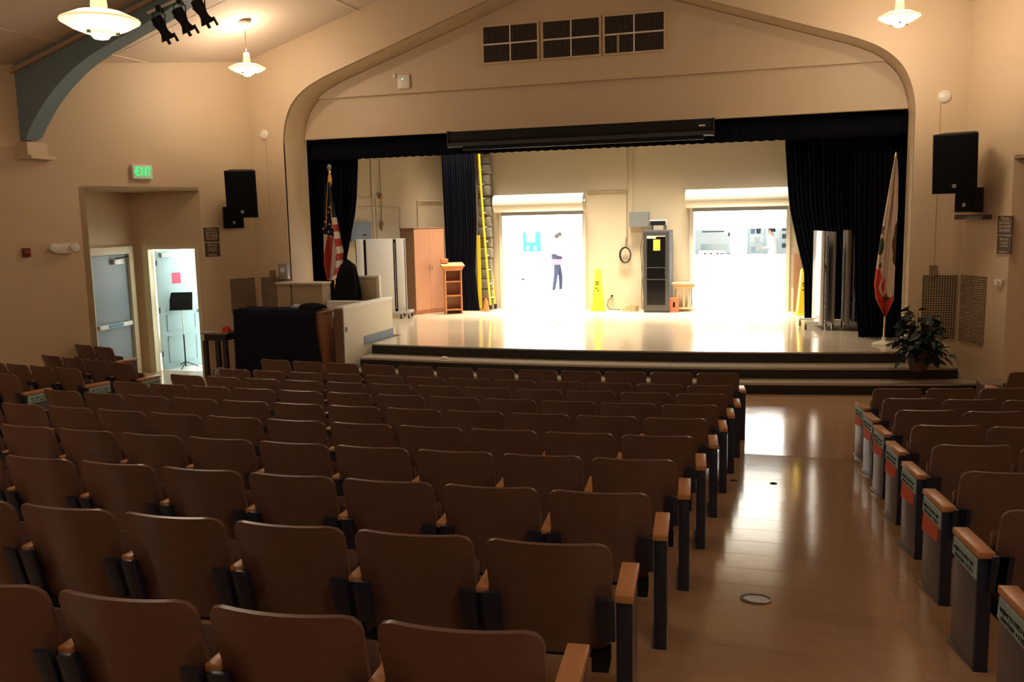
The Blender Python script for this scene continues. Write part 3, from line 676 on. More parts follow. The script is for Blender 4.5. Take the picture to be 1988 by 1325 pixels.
XSEAT, YSEAT, PITCH = -3.75, 33.2, .53
ORD = ['first', 'second', 'third', 'fourth', 'fifth', 'sixth', 'seventh', 'eighth', 'ninth', 'tenth', 'eleventh', 'twelfth', 'thirteenth', 'fourteenth']
def rowname(n): return ['front row', 'second row', 'third row', 'fourth row', 'fifth row', 'sixth row', 'seventh row', 'eighth row', 'ninth row', 'tenth row'][9-n]
BLK = {'c': ('middle block', 'the right aisle', 'seats of the middle block'), 'l': ('left block', 'its aisle end', 'seats of the left block'), 'r': ('right block', 'its aisle end', 'seats of the right block')}
seen = 0
def put(name, key, parent, x=0, mirror=False):
    o = link(name, SP[key], parent); o.location = (x, 0, 0)
    if mirror: o.scale = (-1, 1, 1)
    return o
def seat(block, n, k, th_, endside, taped):
    """endside: +1 aisle panel on the seat's right, -1 on its left, 0 none."""
    global seen
    Rn = 23+(9-n)*.904; x = XSEAT+Rn*math.sin(th_); y = YSEAT-Rn*math.cos(th_); z = fl(y+.15)
    cs = [(x+dx*math.cos(th_), y+dx*math.sin(th_), z+dz) for dx in (-.3, 0, .3) for dz in (.45, .8)]
    if endside: cs += [(x+endside*.285*math.cos(th_)-.2*math.sin(th_), y+endside*.285*math.sin(th_)+.2*math.cos(th_), z+h_) for h_ in (.2, .58)]
    if not any(in_frame(c) for c in cs) or (block == 'l' and x < -10.62): return
    seen += 1
    b = BLK[block]; end = ' beside the aisle' if False else ''
    t = thing('auditorium_seat', 'brown plywood seat, %s from %s, %s of the %s' % (ORD[k], b[1], rowname(n), b[0]), 'seat', (x, y, z), th_, b[2])
    put('backrest', 'backrest', t); put('seat_pan', 'seat_pan', t); put('hinge', 'hinge', t)
    for s in (-1, 1): put('back_bracket', 'back_bracket', t, s*.218)
    if endside != -1: put('standard', 'standard', t, -.265); put('armrest', 'armrest', t, -.265)
    if endside:
        xe = endside*.285
        put('end_panel', 'end_panel', t, xe, endside > 0); put('end_post', 'end_post', t, xe); put('armrest', 'end_arm', t, xe)
        if endside < 0: put('back_bracket', 'back_bracket', t, -.24)
        if endside < 0 and block == 'r': put('standard', 'standard', t, .265)
        if taped:
            for nm in (('tape_label', 'handwriting', 'orange_label') if taped == 2 else ('tape_label', 'handwriting')): put(nm, nm, t, xe-.0285*(-endside), endside > 0)
    return t
for n in range(0, 10):
    Rn = 23+(9-n)*.904
    xe = -.625+.008*n; th0 = math.asin((xe-XSEAT)/Rn)
    for k in range(12): seat('c', n, k, th0-(.2435+PITCH*k)/Rn, 1 if k == 0 else 0, 0)
    xr = 2.32 if n == 9 else .815+.014*(8-n); th0 = math.asin((xr-XSEAT)/Rn)
    for k in range(9): seat('r', n, k, th0+(.2435+PITCH*k)/Rn, -1 if k == 0 else 0, 0 if n == 9 else (2 if n > 2 else 1))
    xl = -9.82 if n == 9 else -8.37-.018*(8-n); th0 = math.asin((xl-XSEAT)/Rn)
    for k in range(2 if n == 9 else 9): seat('l', n, k, th0-(.2435+PITCH*k)/Rn, 1 if k == 0 else 0, 0 if n == 9 else 1)
print('SEATS', seen)

# ------------------------------------------------------------------ piano, table and things left of the steps
t = thing('upright_piano', 'upright piano under a dark cover left of the stage steps', 'piano', (-8.12, 13.0, 0))
MB().box(-.78, .78, 0, .36, .05, 1.13).build('body', M_PIANO, t, bevel=.008); MB().box(-.80, .80, -.015, .40, 1.13, 1.16).build('lid', M_PIANO, t, bevel=.006)
MB().box(-.78, .78, .36, .62, .60, .74).build('keybed', M_PIANO, t, bevel=.006)
for s in (-1, 1):
    MB().box(s*.76-.02, s*.76+.02, .36, .62, .0, .60).build('leg', M_PIANO, t); MB().box(s*.765-.018, s*.765+.018, .34, .60, .74, .86).build('cheek', M_PIANO, t)
MB().box(-.72, .72, .42, .60, .74, .755).build('keys', M_OFFW, t)
def cover():
    mb = MB(); xl, xr, y0, y1, zt = -.84, .70, -.06, .44, 1.19
    path = [(xl, y1)]+[(xl, y1+(y0-y1)*k/8) for k in range(1, 8)]+[(xl+(xr-xl)*k/34, y0) for k in range(35)]
    N = len(path); rn = random.Random(5)
    def bot(i):
        f = max(0, (i-8)/34); return .03+.05*math.sin(f*9)+(.0 if f < .5 else (f-.5)*.42)
    cols = 9; vs_ = []
    for j in range(cols+1):
        v = j/cols
        for i, (x, y) in enumerate(path):
            z = zt-.02*(1-math.cos(v*2)) + (bot(i)-zt)*v; sway = (.016+.028*v)*math.sin(i*.95+.7*math.sin(i*.33))
            if i < 8: px, py = x-.04*v-abs(sway), y
            else: px, py = x+(.13*v*v if i > N-4 else .02*v*(i/N)), y-.03*v-abs(sway)*.8
            vs_.append((px, py, z+.008*math.sin(i*1.7)*(1-v)))
    fs = [(j*N+i, j*N+i+1, (j+1)*N+i+1, (j+1)*N+i) for j in range(cols) for i in range(N-1)]
    mb.add(vs_, fs)
    mb.grid(lambda a, b: (xl+(xr-xl)*a, y0+(y1-y0)*b, zt+.012*math.sin(a*17)*math.sin(b*6+1)), 20, 6)
    o = mb.build('cloth', M_CLOTHN, None, True); md = o.modifiers.new('thickness', 'SOLIDIFY'); md.thickness = .006; return o
o = cover(); o.name = 'piano_cover'; o.location = (-8.12, 13.0, 0); tag(o, 'dark navy cloth draped over the upright piano', 'cloth')
def crumple(name, label, cat, m, loc, sx, sy, sz, seed, nu=18, nv=9):
    rn = random.Random(seed); ph = [rn.uniform(0, 6.3) for _ in range(6)]
    def fn(a, b):
        an = 2*math.pi*a; el = math.pi*(b*.52); r = 1+.18*math.sin(3*an+ph[0])+.12*math.sin(5*an+7*b+ph[1])
        return (sx*r*math.cos(an)*math.sin(el+.02), sy*r*math.sin(an)*math.sin(el+.02), sz*max(0, math.cos(el)*(1+.15*math.sin(4*an+ph[2])*b)))
    mb = MB(); mb.grid(fn, nu, nv); o = mb.build(name, m, None, True); o.location = loc; return tag(o, label, cat)
crumple('bundled_cloth', 'bunched black cloth lying on the right end of the covered piano', 'cloth', M_CLOTHB, (-7.62, 13.18, 1.20), .22, .15, .09, 2)
crumple('plastic_bag', 'small clear plastic bag lying on the covered piano', 'bag', mat('clear_plastic', (.42, .46, .52), .25), (-7.98, 13.30, 1.20), .09, .06, .06, 4)
t = thing('piano_chair', 'dark rounded chair back beside the piano end', 'chair', (-7.42, 13.87, 0))
MB().box(-.09, .12, -.22, .18, .44, .47).build('seat', M_DARK, t, bevel=.01)
mb = MB(); mb.yzprism([(-.20, .80), (-.20, .98), (-.12, 1.06), (.08, 1.06), (.16, .98), (.16, .80)], -.09, -.06); mb.build('backrest', M_DARK, t, bevel=.01)
for x in (-.08, .11):
    for y in (-.2, .16): MB().tube([(x, y, 0), (x, y, .45)], .012, 8).build('leg', M_DARK, t)
for y in (-.14, .10): MB().tube([(-.075, y, .45), (-.075, y, .85)], .010, 8).build('back_post', M_DARK, t)
t = thing('side_table', 'dark wooden side table with a pale top next to the piano', 'table', (-9.33, 13.08, 0))
MB().box(-.27, .24, -.22, .22, .77, .805).build('top', mat('table_top', (.26, .19, .12), .4, var=.1), t, bevel=.004); MB().box(-.22, .20, -.18, .18, .66, .77).build('apron', M_DARK, t)
for x in (-.21, .18):
    for y in (-.17, .17): MB().box(x-.035, x+.035, y-.035, y+.035, 0, .66).build('leg', mat('dark_table_leg', (.03, .022, .018), .5), t)
t = thing('red_cap', 'small red cap resting on the dark side table', 'cap', (-9.16, 12.98, .806))
MB().lathe([(.075, 0), (.072, .04), (.05, .085), (.015, .10), (.0005, .1)], 18).build('crown', M_RED, t, True); MB().prism([(-.06, -.05), (.06, -.05), (.04, -.12), (-.04, -.12)], 0, .01).build('brim', M_RED, t)
crumple('paper_bag', 'crumpled pale bag on the floor under the side table', 'bag', mat('pale_bag', (.36, .35, .33), .7), (-9.40, 13.08, 0), .13, .10, .17, 8)
mb = MB(); mb.tube([(.3*math.cos(k*.5)*(1-.02*k)+.02*k, .16*math.sin(k*.5), .012+.10*abs(math.sin(k*.37))) for k in range(22)], .008, 6)
o = mb.build('cable_tangle', M_CABLE); o.location = (-9.42, 13.10, 0); tag(o, 'tangle of black cable under the side table', 'cable')
# stage-left flag, cloth-covered stand
def pole_flag(name, label, loc, h, base_r, flag_fn, mats, top_obj, tilt=0, pole_m=M_BRASS):
    t = thing(name, label, 'flag', loc); t.rotation_euler = (0, tilt, 0)
    MB().lathe([(base_r, 0), (base_r, .02), (base_r*.5, .05), (.03, .07), (.03, .12), (.0005, .12)], 24).build('base', M_OFFW if base_r > .14 else M_BRASS, t, True)
    MB().tube([(0, 0, .1), (0, 0, h)], .014, 10).build('pole', pole_m, t)
    fl_ = flag_fn(t, h); return t
def us_flag(t, h):
    NU, NV = 90, 110; z1, z0 = h-.17, h-2.02
    rn = random.Random(11)
    def pos(uu, vv):
        wl_ = interp([(0, .05), (.25, .09), (.5, .135), (.85, .16), (1, .10)])(vv); wr_ = interp([(0, .04), (.25, .10), (.5, .17), (.72, .235), (.86, .20), (1, .06)])(vv)
        x = -wl_+(wl_+wr_)*uu; y = -.05-.05*math.sin(uu*9+1.2*vv)-.03*math.sin(uu*19); zb = z0+.10*abs(uu-.35)
        return (x, y, z1+(zb-z1)*vv)
    mb = MB()
    for j in range(NV):
        for i in range(NU):
            uu, vv = (i+.5)/NU, (j+.5)/NV
            if uu > .62: m_ = 2 if vv < .36 else ((int((vv-.36)/.075)) % 2)
            else: m_ = 2 if vv < .52+.05*uu else (int((uu*3.1+(vv-.5)*2.2)*1.15+.15) % 2)
            mb.cur = m_; mb.add([pos(i/NU, j/NV), pos((i+1)/NU, j/NV), pos((i+1)/NU, (j+1)/NV), pos(i/NU, (j+1)/NV)], [(0, 3, 2, 1)])
    bm = bmesh.new(); me = mb.mesh('flag_cloth', [M_FW, M_FR, M_FN], True); bm.from_mesh(me); bmesh.ops.remove_doubles(bm, verts=bm.verts, dist=1e-5); bm.to_mesh(me); bm.free()
    c = link('flag_cloth', me, t)
    star = MB(); sv = []
    for k in range(10): a = R(90+36*k); r_ = .022 if k % 2 == 0 else .009; sv.append((r_*math.cos(a), r_*math.sin(a)))
    star.xzprism(sv, -.002, .002); sm = star.mesh('star', mat('star_white', (.8, .78, .74), .8))
    for uu, vv in ((.30, .30), (.52, .345), (.16, .40), (.36, .42), (.08, .47), (.27, .50), (.50, .455), (.40, .55), (.44, .25), (.20, .35)):
        s = link('star', sm, c); p_ = pos(uu, vv); s.location = (p_[0], p_[1]-.02, p_[2])
    MB().lathe([(.022, h-.22), (.04, h-.12), (.02, h-.02), (.012, h)], 12).build('tassel', M_GOLD, t, True)
    mb = MB(); mb.lathe([(.012, h), (.028, h+.03), (.01, h+.06), (.0005, h+.06)], 12)
    mb.yzprism([(-.01, h+.05), (.01, h+.05), (.02, h+.12), (0, h+.16), (-.02, h+.12)], -.03, .03); mb.xzprism([(-.05, h+.10), (0, h+.07), (.05, h+.10), (0, h+.15)], -.01, .01); mb.build('eagle_finial', M_STEEL, t)
    for s in (-.03, .05): MB().tube([(s*.3, -.06, h-.15), (s, -.11, h-.55), (s*1.6, -.14, h-1.0)], .005, 6).build('cord', M_GOLD, t)
pole_flag('american_flag', 'stars and stripes hanging furled on a pole at the left of the stage', (-8.31, 15.27, ZS), 3.03, .13, us_flag, None, None)
def bear_flag(t, h):
    NU, NV = 80, 120; z1, z0 = h-.05, .44
    def pos(uu, vv):
        wl_ = interp([(0, .02), (.1, .05), (.3, .10), (.55, .16), (.8, .20), (.9, .16), (1, .03)])(vv); wr_ = interp([(0, .02), (.12, .05), (.3, .07), (.9, .10), (1, .02)])(vv)
        x = -wl_+(wl_+wr_)*uu; y = -.05-.04*math.sin(uu*8+.8*vv)-.025*math.sin(uu*21)
        return (x, y, z1+(z0+.10*abs(uu-.45)-z1)*vv)
    mb = MB()
    for j in range(NV):
        for i in range(NU):
            uu, vv = (i+.5)/NU, (j+.5)/NV; m_ = 0
            el = lambda cu, cv, ru, rv: ((uu-cu)/ru)**2+((vv-cv)/rv)**2 < 1
            if uu < .30-.9*max(0, .76-vv)-.06*math.sin(vv*40) and vv > .70: m_ = 1
            if vv > .885-.05*(1-uu)+.012*math.sin(uu*18) and uu < .96: m_ = 1
            if el(.45, .81, .10, .035) or el(.52, .77, .05, .02): m_ = 1
            if el(1.0, .54, .20+.03*math.sin(vv*50), .14): m_ = 2
            if el(.10, .555, .20, .055): m_ = 3
            if el(.04, .44, .10, .018) or el(.20, .675, .08, .018) or el(.05, .465, .07, .010): m_ = 2
            if el(.62, .885, .16, .012): m_ = 3
            mb.cur = m_; mb.add([pos(i/NU, j/NV), pos((i+1)/NU, j/NV), pos((i+1)/NU, (j+1)/NV), pos(i/NU, (j+1)/NV)], [(0, 3, 2, 1)])
    bm = bmesh.new(); me = mb.mesh('flag_cloth', [M_BW, M_BR, M_BB, M_BG], True); bm.from_mesh(me); bmesh.ops.remove_doubles(bm, verts=bm.verts, dist=1e-5); bm.to_mesh(me); bm.free(); link('flag_cloth', me, t)
    MB().lathe([(.018, h-.05), (.024, h), (.012, h+.05), (.0005, h+.07)], 12).build('finial', M_BRASS, t, True)
pole_flag('bear_flag', 'cream flag with a red stripe hanging furled on a pole at the right', (1.40, 15.25, ZS), 2.95, .17, bear_flag, None, None, R(1.6))
def draped(name, label, loc, prof, seed):
    rn = random.Random(seed); ph = rn.uniform(0, 6)
    def fn(a, b):
        an = 2*math.pi*a; f = interp(prof); z = prof[0][0]+(prof[-1][0]-prof[0][0])*(1-b); r = f(z)*(1+(.10+.12*b)*math.sin(7*an+ph+2*b))
        return (r*math.cos(an)+.10*(1-b), r*math.sin(an)*.7, z)
    mb = MB(); mb.grid(fn, 56, 14); o = mb.build(name, M_CLOTHB, None, True); o.location = loc; return tag(o, label, 'cloth')
draped('draped_stand', 'black cloth draped over a stand beside the stars and stripes', (-7.86, 14.78, ZS), [(0, .28), (.4, .27), (.8, .25), (1.1, .20), (1.3, .15), (1.42, .10), (1.44, .01)], 6)

# ------------------------------------------------------------------ left side of the stage
def caster(parent, x, y, r=.05, m=M_DARK):
    c = MB().lathe([(r, -.015), (r, .015)], 16, (x, y, r), 'x').build('caster', m, parent); MB().box(x-.022, x+.022, y-.012, y+.03, r, r*2.3).build('fork', M_LGREY, c); return c
t = thing('folding_table', 'folded white cafeteria table on casters at the left of the stage', 'folding table', (-8.52, 17.95, ZS), R(14))
for a, b in ((-.62, -.46), (-.40, .19), (.26, .43)): MB().box(a, b, -.03, .0, .14, 1.74).build('panel', M_WHITE, t, bevel=.006)
MB().box(-.64, .44, .0, .05, .12, 1.72).build('backing', M_BLACK, t)
MB().box(-.62, .45, .05, .08, .14, 1.74).build('panel', M_WHITE, t)
for y in (-.18, .26): MB().box(-.60, .56, y-.02, y+.02, .12, .16).build('base_rail', M_LGREY, t)
for x in (-.58, .54): MB().box(x-.02, x+.02, -.18, .26, .12, .16).build('cross_rail', M_LGREY, t)
for x in (-.55, .35, .52):
    for y in (-.18, .26): caster(t, x, y)
MB().tube([(.225, -.02, .2), (.225, -.02, 1.66)], .012, 8).build('hinge_rod', M_GREY, t)
ang = math.atan2(.72, .40)
t = thing('wood_cabinet', 'tall two-door wood-veneer cabinet at the back left of the stage', 'cabinet', (-8.11, 18.64, ZS), ang)
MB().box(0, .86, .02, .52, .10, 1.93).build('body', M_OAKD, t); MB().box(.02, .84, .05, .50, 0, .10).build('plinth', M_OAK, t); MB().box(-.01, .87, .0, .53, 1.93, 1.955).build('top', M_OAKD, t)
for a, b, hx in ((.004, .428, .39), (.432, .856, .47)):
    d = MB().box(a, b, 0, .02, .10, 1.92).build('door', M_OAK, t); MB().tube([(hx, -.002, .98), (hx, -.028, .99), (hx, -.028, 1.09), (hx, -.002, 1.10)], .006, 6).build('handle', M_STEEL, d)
for i, (dx, dy, s) in enumerate(((.25, .2, .10), (.55, .28, .07))): pass
t = thing('open_bookcase', 'small orange wooden bookcase with open shelves and a flared top', 'bookcase', (-7.47, 18.86, ZS), math.atan2(.20, .36))
for x in (0, .36): MB().box(x-.012, x+.012, 0, .32, 0, 1.02).build('side_panel', M_ORANGEW, t)
MB().box(0, .36, .30, .32, 0, 1.02).build('back_panel', M_OAKD, t)
for z in (.08, .40, .72): MB().box(.012, .348, .01, .30, z, z+.02).build('shelf', M_ORANGEW, t)
mb = MB(); mb.xzprism([(-.07, 1.07), (-.012, .98), (.372, .98), (.43, 1.07)], -.01, .33); mb.build('flared_rim', M_ORANGEW, t); mb = MB(); mb.yzprism([(-.05, 1.07), (.35, 1.07), (.35, 1.15), (-.05, 1.09)], -.08, .44); mb.build('top', M_ORANGEW, t)
MB().box(-.06, .10, .20, .35, 1.15, 1.24).build('riser_box', M_ORANGEW, t)
t = thing('traffic_cone', 'small orange safety cone at the foot of the curtain leg', 'cone', (-6.78, 19.62, ZS)); MB().lathe([(.075, .02), (.02, .30), (.0005, .30)], 18).build('cone', M_ORG, t, True); MB().box(-.11, .11, -.11, .11, 0, .02).build('base', M_ORG, t)
# column of rough blocks by the left doorway
t = thing('block_column', 'column of rough grey blocks between curtain and ladder', 'column', (-6.92, 20.14, ZS))
bmz = MB().box(-.16, .16, -.10, .10, 0, .235).mesh('block', M_STONE, bevel=.035)
for k in range(15): b = link('block', bmz, t); b.location = (random.uniform(-.015, .015), random.uniform(-.02, .02), .242*k); b.scale = (random.uniform(.95, 1.05), 1, 1)
t = thing('extension_ladder', 'tall yellow ladder leaning beside the left stage doorway', 'ladder', (-6.74, 19.85, ZS))
def lp(f, y): return (-.20*f-.02*math.sin(f*3), y, .02+3.75*f)
for y in (-.02, .30):
    MB().tube([lp(k/12, y) for k in range(13)], .028, 6).build('rail', M_YEL, t); MB().box(-.04, .04, y-.03, y+.03, 0, .12).build('foot', M_DARK, t)
for k in range(11): f = .07+.088*k; MB().tube([lp(f, -.02), lp(f, .30)], .014, 8).build('rung', M_LGREY, t)
t = thing('yellow_pole', 'short yellow board leaning behind the curtain leg', 'board', (-7.0, 19.85, ZS)); MB().box(-.05, .03, -.01, .01, .02, 1.75).build('board', M_YEL, t); MB().box(-.06, .04, -.012, .012, 0, .02).build('foot', M_DARK, t)
# conduits and pulleys on the angled left wall
dw = Vector((-.61, -.79)); wn = Vector((.79, -.61))
def aw(s, z, out=.02): p_ = Vector((-8.0, 20.35))+dw*s+wn*out; return (p_.x, p_.y, z)
def conduit(label, pts, r=.014, m=M_SWALL, extra=None):
    p0 = Vector(pts[0]); mb = MB(); mb.tube([Vector(p_)-p0 for p_ in pts], r, 6); o = mb.build('conduit', m); o.location = p0; return tag(o, label, 'conduit')
conduit('vertical conduit with a long run on the angled stage wall', [aw(1.95, 4.3), aw(1.95, 2.0)])
conduit('second vertical conduit beside the first on the angled stage wall', [aw(1.86, 3.15), aw(1.86, 1.9)])
conduit('short level conduit high on the angled stage wall', [aw(2.9, 3.15), aw(1.86, 3.15)])
conduit('conduit turning down on the angled stage wall above the white table', [aw(2.9, 2.93), aw(1.25, 2.93), aw(1.25, 2.45)])
conduit('conduit turning down above the wood cabinet', [aw(0.10, 3.07), aw(.78, 3.07), aw(.78, 2.4)], .016)
t = thing('rigging_rope', 'rope with wooden pulleys hanging on the angled stage wall', 'rope', aw(1.76, 2.4, .06))
MB().tube([(0, 0, 0), (.01, 0, .5), (0, 0, 1.9)], .007, 6).build('rope', M_CABLE, t)
for z in (.16, .78): MB().lathe([(.03, -.06), (.05, -.02), (.05, .02), (.02, .07)], 12, (0, 0, z)).build('pulley', M_OAKD, t, True)
t = thing('wall_panel_box', 'pale blue metal box on the angled wall above the folded table', 'electrical box', aw(2.35, 2.18, 0), math.atan2(.79, .61)); MB().box(-.20, .30, -.12, 0, 0, .42).build('case', mat('pale_blue', (.24, .30, .38), .5), t, bevel=.006); MB().box(.08, .16, -.132, -.12, .12, .15).build('latch', M_DARK, t)

# ------------------------------------------------------------------ rear wall of the stage
def conewet(label, loc, rz):
    t = thing('floor_cone', label, 'cone', loc, rz, 'tall yellow wet floor cones'); mb = MB()
    mb.add([(-.125, -.10, .03), (.125, -.10, .03), (.125, .10, .03), (-.125, .10, .03), (-.055, -.045, .93), (.055, -.045, .93), (.055, .045, .93), (-.055, .045, .93), (-.04, -.03, .96), (.04, -.03, .96), (.04, .03, .96), (-.04, .03, .96)],
           [(3, 2, 1, 0), (0, 1, 5, 4), (1, 2, 6, 5), (2, 3, 7, 6), (3, 0, 4, 7), (4, 5, 9, 8), (5, 6, 10, 9), (6, 7, 11, 10), (7, 4, 8, 11), (8, 9, 10, 11)]); mb.build('body', M_YEL, t, True)
    MB().box(-.16, .16, -.14, .14, 0, .03).build('base', M_YEL, t, bevel=.006)
    for z, w_, x in ((.66, .09, 0), (.61, .08, 0), (.52, .05, -.02), (.47, .05, .02)):
        y = -.10+.055*(z-.03)/.9-.003; MB().box(x-w_/2, x+w_/2, y-.002, y+.004, z-.01, z+.01).build('warning_text', M_DARK, t)
conewet('tall yellow wet floor cone between the doorway and the equipment rack', (-4.20, 19.93, ZS), 0); conewet('tall yellow wet floor cone half hidden behind the right curtain', (.22, 19.6, ZS), R(15))
t = thing('equipment_rack', 'tall dark grey equipment rack with a dark glass door', 'rack', (-2.85, 19.66, ZS))
MB().box(-.285, .285, .02, .58, .05, 1.80).build('body', M_RACK, t, bevel=.012); MB().box(-.27, .27, .04, .56, 0, .05).build('plinth', M_RACK, t); MB().box(.285, .292, .05, .56, .10, 1.76).build('side_panel', M_RACKS, t)
d = MB().box(-.27, .27, .0, .02, .10, 1.76).build('door', M_RACK, t)
MB().box(-.20, .20, -.004, .0, .17, 1.68).build('glass', M_RACKD, d); MB().box(.195, .225, -.02, -.002, .80, .98).build('handle', M_RACK, d); MB().lathe([(.012, .02), (.01, .035), (.0005, .035)], 10, (.21, 0, .88), 'y').build('lock', M_STEEL, d)
for z in (.72, .98): MB().box(-.20, .20, -.008, -.004, z, z+.02).build('shelf_edge', M_RACK, d)
MB().box(-.06, .09, -.012, -.006, 1.36, 1.60).build('yellow_notice', M_YELP, d); MB().box(-.20, .0, -.012, -.004, 1.62, 1.68).build('white_label', M_OFFW, d); MB().box(.0, .20, -.012, -.004, 1.66, 1.68).build('white_strip', M_OFFW, d)
t = thing('network_switch', 'small silver and black device standing on the equipment rack', 'device', (-2.84, 19.9, ZS+1.80)); MB().box(-.17, .19, -.14, .14, .10, .22).build('case', M_LGREY, t, bevel=.006); MB().box(-.16, .18, -.145, -.14, .105, .20).build('front', M_BLACK, t)
for x in (-.14, .15):
    for y in (-.1, .1): MB().box(x-.02, x+.02, y-.02, y+.02, 0, .10).build('leg', M_GREY, t)
t = thing('wall_box', 'grey metal junction box above the equipment rack', 'electrical box', (-3.31, YBW, 2.37)); MB().box(-.22, .22, -.14, 0, 0, .34).build('box', M_GREY, t, bevel=.005); MB().box(-.215, .215, -.147, -.14, .005, .335).build('cover', M_GREY, t)
conduit('pair conduit rising to the ceiling, the one ending at the grey box', [(-3.47, YBW-.015, 4.9), (-3.47, YBW-.015, 2.72)], .018); conduit('conduit framing the wall panel right of the left doorway', [(-4.51, YBW-.015, 3.18), (-3.60, YBW-.015, 3.18), (-3.60, YBW-.015, 2.0)], .013, M_BEIGE)
conduit('second thin conduit rising behind the valance on the rear wall', [(-3.60, YBW-.015, 4.9), (-3.60, YBW-.015, 3.2)], .012)
mb = MB()
for k in range(4): mb.tube([((.11+.008*k)*math.cos(2*math.pi*i/20), -.012*k, -.16+(.16+.008*k)*math.sin(2*math.pi*i/20)) for i in range(20)], .007, 6, True)
mb.tube([(0, 0, 0), (.02, -.01, .2), (.015, 0, .24)], .007, 6)
o = mb.build('cable_coil', M_CABLE); o.location = (-3.63, YBW-.04, 1.90); tag(o, 'coil of black cable hanging on the rear wall', 'cable')
t = thing('wall_outlet', 'wall outlet with a black plug low on the rear wall', 'outlet', (-3.95, YBW, .74)); MB().box(-.035, .035, -.008, 0, 0, .115).build('plate', M_OFFW, t); MB().box(-.02, .02, -.04, -.008, .05, .09).build('plug', M_BLACK, t)
mb = MB(); mb.tube([(-3.95, YBW-.03, .79), (-4.03, YBW-.05, .70), (-4.05, YBW-.06, .58), (-4.0, YBW-.10, .505), (-3.75, YBW-.15, .503), (-3.62, YBW-.18, .503)], .008, 6); o = mb.build('power_cord', M_CABLE); tag(o, 'black power cord running from the outlet to the rope coil', 'cable')
mb = MB()
for k in range(6): mb.tube([((.20-.012*k)*math.cos(2*math.pi*i/22+k)+.01*k, (.14-.008*k)*math.sin(2*math.pi*i/22+k), .012+.020*k+.012*math.sin(3*i+k)) for i in range(22)], .011, 6, True)
o = mb.build('rope_coil', M_ROPE); o.location = (-3.50, 20.02, ZS); tag(o, 'coiled tan rope lying on the stage beside the rack', 'rope')
for k, (xa, lab) in enumerate(((-3.19, 'black cable drooping down the left side of the equipment rack'), (-3.24, 'thin cable hanging loose left of the equipment rack'))):
    mb = MB(); mb.tube([(xa+.30*(1-k), YBW-.14, 2.45-.1*k), (xa+.05, YBW-.20, 2.26), (xa-.02, YBW-.2, 1.9), (xa-.03+.05*k, YBW-.22, 1.3), (xa, YBW-.2, .8), (xa+.02, YBW-.2, .52)], .007, 6); tag(mb.build('rack_cable', M_CABLE), lab, 'cable')
t = thing('wood_stool', 'small pale wooden slatted table beside the equipment rack', 'table', (-2.29, 20.02, ZS)); MB().box(-.25, .25, -.20, .20, .60, .64).build('top', M_PALEW, t, bevel=.004)
for y in (-.15, .15): MB().box(-.22, .22, y-.02, y+.02, .52, .60).build('apron', M_PALEW, t); 
for x in (-.12, .02, .12): MB().box(x-.018, x+.018, -.17, -.14, .08, .52).build('slat', M_PALEW, t)
MB().box(-.24, .24, -.18, -.14, .06, .10).build('stretcher', M_PALEW, t)
for s in (-1, 1):
    for y in (-.16, .16): MB().tube([(s*.15, y, .52), (s*.17, y, .12), (s*.24, y, .08), (s*.25, y, .0)], .012, 8).build('leg', M_STEEL, t)
t = thing('orange_block', 'orange-red wooden block with a handle slot beside the rack', 'block', (-2.47, 19.80, ZS)); mb = MB()
mb.box(-.09, .09, -.06, .06, 0, .11); mb.box(-.09, .09, -.06, .06, .23, .32); mb.box(-.09, -.025, -.06, .06, .11, .23); mb.box(.025, .09, -.06, .06, .11, .23); mb.build('block', M_REDO, t); MB().box(-.025, .025, -.03, .05, .11, .23).build('slot', M_BLACK, t)
mb = MB(); mb.box(-.17, .12, -.015, .015, 0, 1.25); o = mb.build('plywood_sheet', M_OAKD, None, bevel=.004); o.location = (.19, 20.2, ZS); tag(o, 'brown plywood sheet standing behind the half hidden yellow cone', 'board')
mb = MB(); mb.tube([(0, 0, 0), (0, 0, .55)], .02, 8); mb.lathe([(.05, 0), (.05, .015), (.02, .03)], 14); o = mb.build('floor_stand', M_LGREY); o.location = (.01, 19.7, ZS); tag(o, 'short grey post standing right of the right doorway', 'post')

# ------------------------------------------------------------------ folded tables on the right
def foldcart(name, label, loc, rz, w_, inner, xa=-.28, xb=.30):
    t = thing(name, label, 'folding table', loc, rz, 'folded tables on the right of the stage')
    MB().box(-.05, 0, -w_/2, w_/2, .10, 1.78).build('panel', mat('bright_white_laminate', (.88, .88, .88), .10, spec=.6) if xa < -.2 else mat('dull_grey_laminate', (.24, .21, .18), .8, spec=.15), t, bevel=.005); MB().box(.0, .018, -w_/2, w_/2, .10, 1.78).build('edge_band', mat('brown_edge', (.15, .10, .06), .9, spec=.1), t)
    MB().box(.16, .20, -w_/2, w_/2, .12, 1.76).build('panel', inner, t, bevel=.005)
    for y in (-w_/2+.1, w_/2-.1):
        MB().tube([(xa, y, .13), (xb, y, .13)], .018, 8).build('base_rail', M_LGREY, t); MB().tube([(.08, y, .13), (.08, y, 1.70)], .015, 8).build('upright', M_GREY, t)
        for x in (xa+.02, xb-.02): caster(t, x, y, .05, mat('brown_caster', (.10, .055, .03), .5))
    for z in (.45, .62): MB().tube([(.09, -w_/2+.1, z), (.09, w_/2-.1, z)], .012, 8).build('cross_bar', M_LGREY, t)
    MB().tube([(.085, -w_/2+.12, .5), (.13, 0, 1.0), (.085, w_/2-.12, 1.45)], .012, 8).build('brace', M_STEEL, t)
    return t
foldcart('folding_table', 'folded white table on casters seen edge-on by the right doorway', (.47, 17.35, ZS), R(9), .80, mat('grey_brown_board', (.20, .17, .14), .9, spec=.1), -.30, .21)
foldcart('folding_table', 'folded grey-brown table on casters nearer the right curtain', (.94, 17.25, ZS), R(3), .70, mat('grey_board', (.16, .14, .12), .9, spec=.1), -.07, .30)
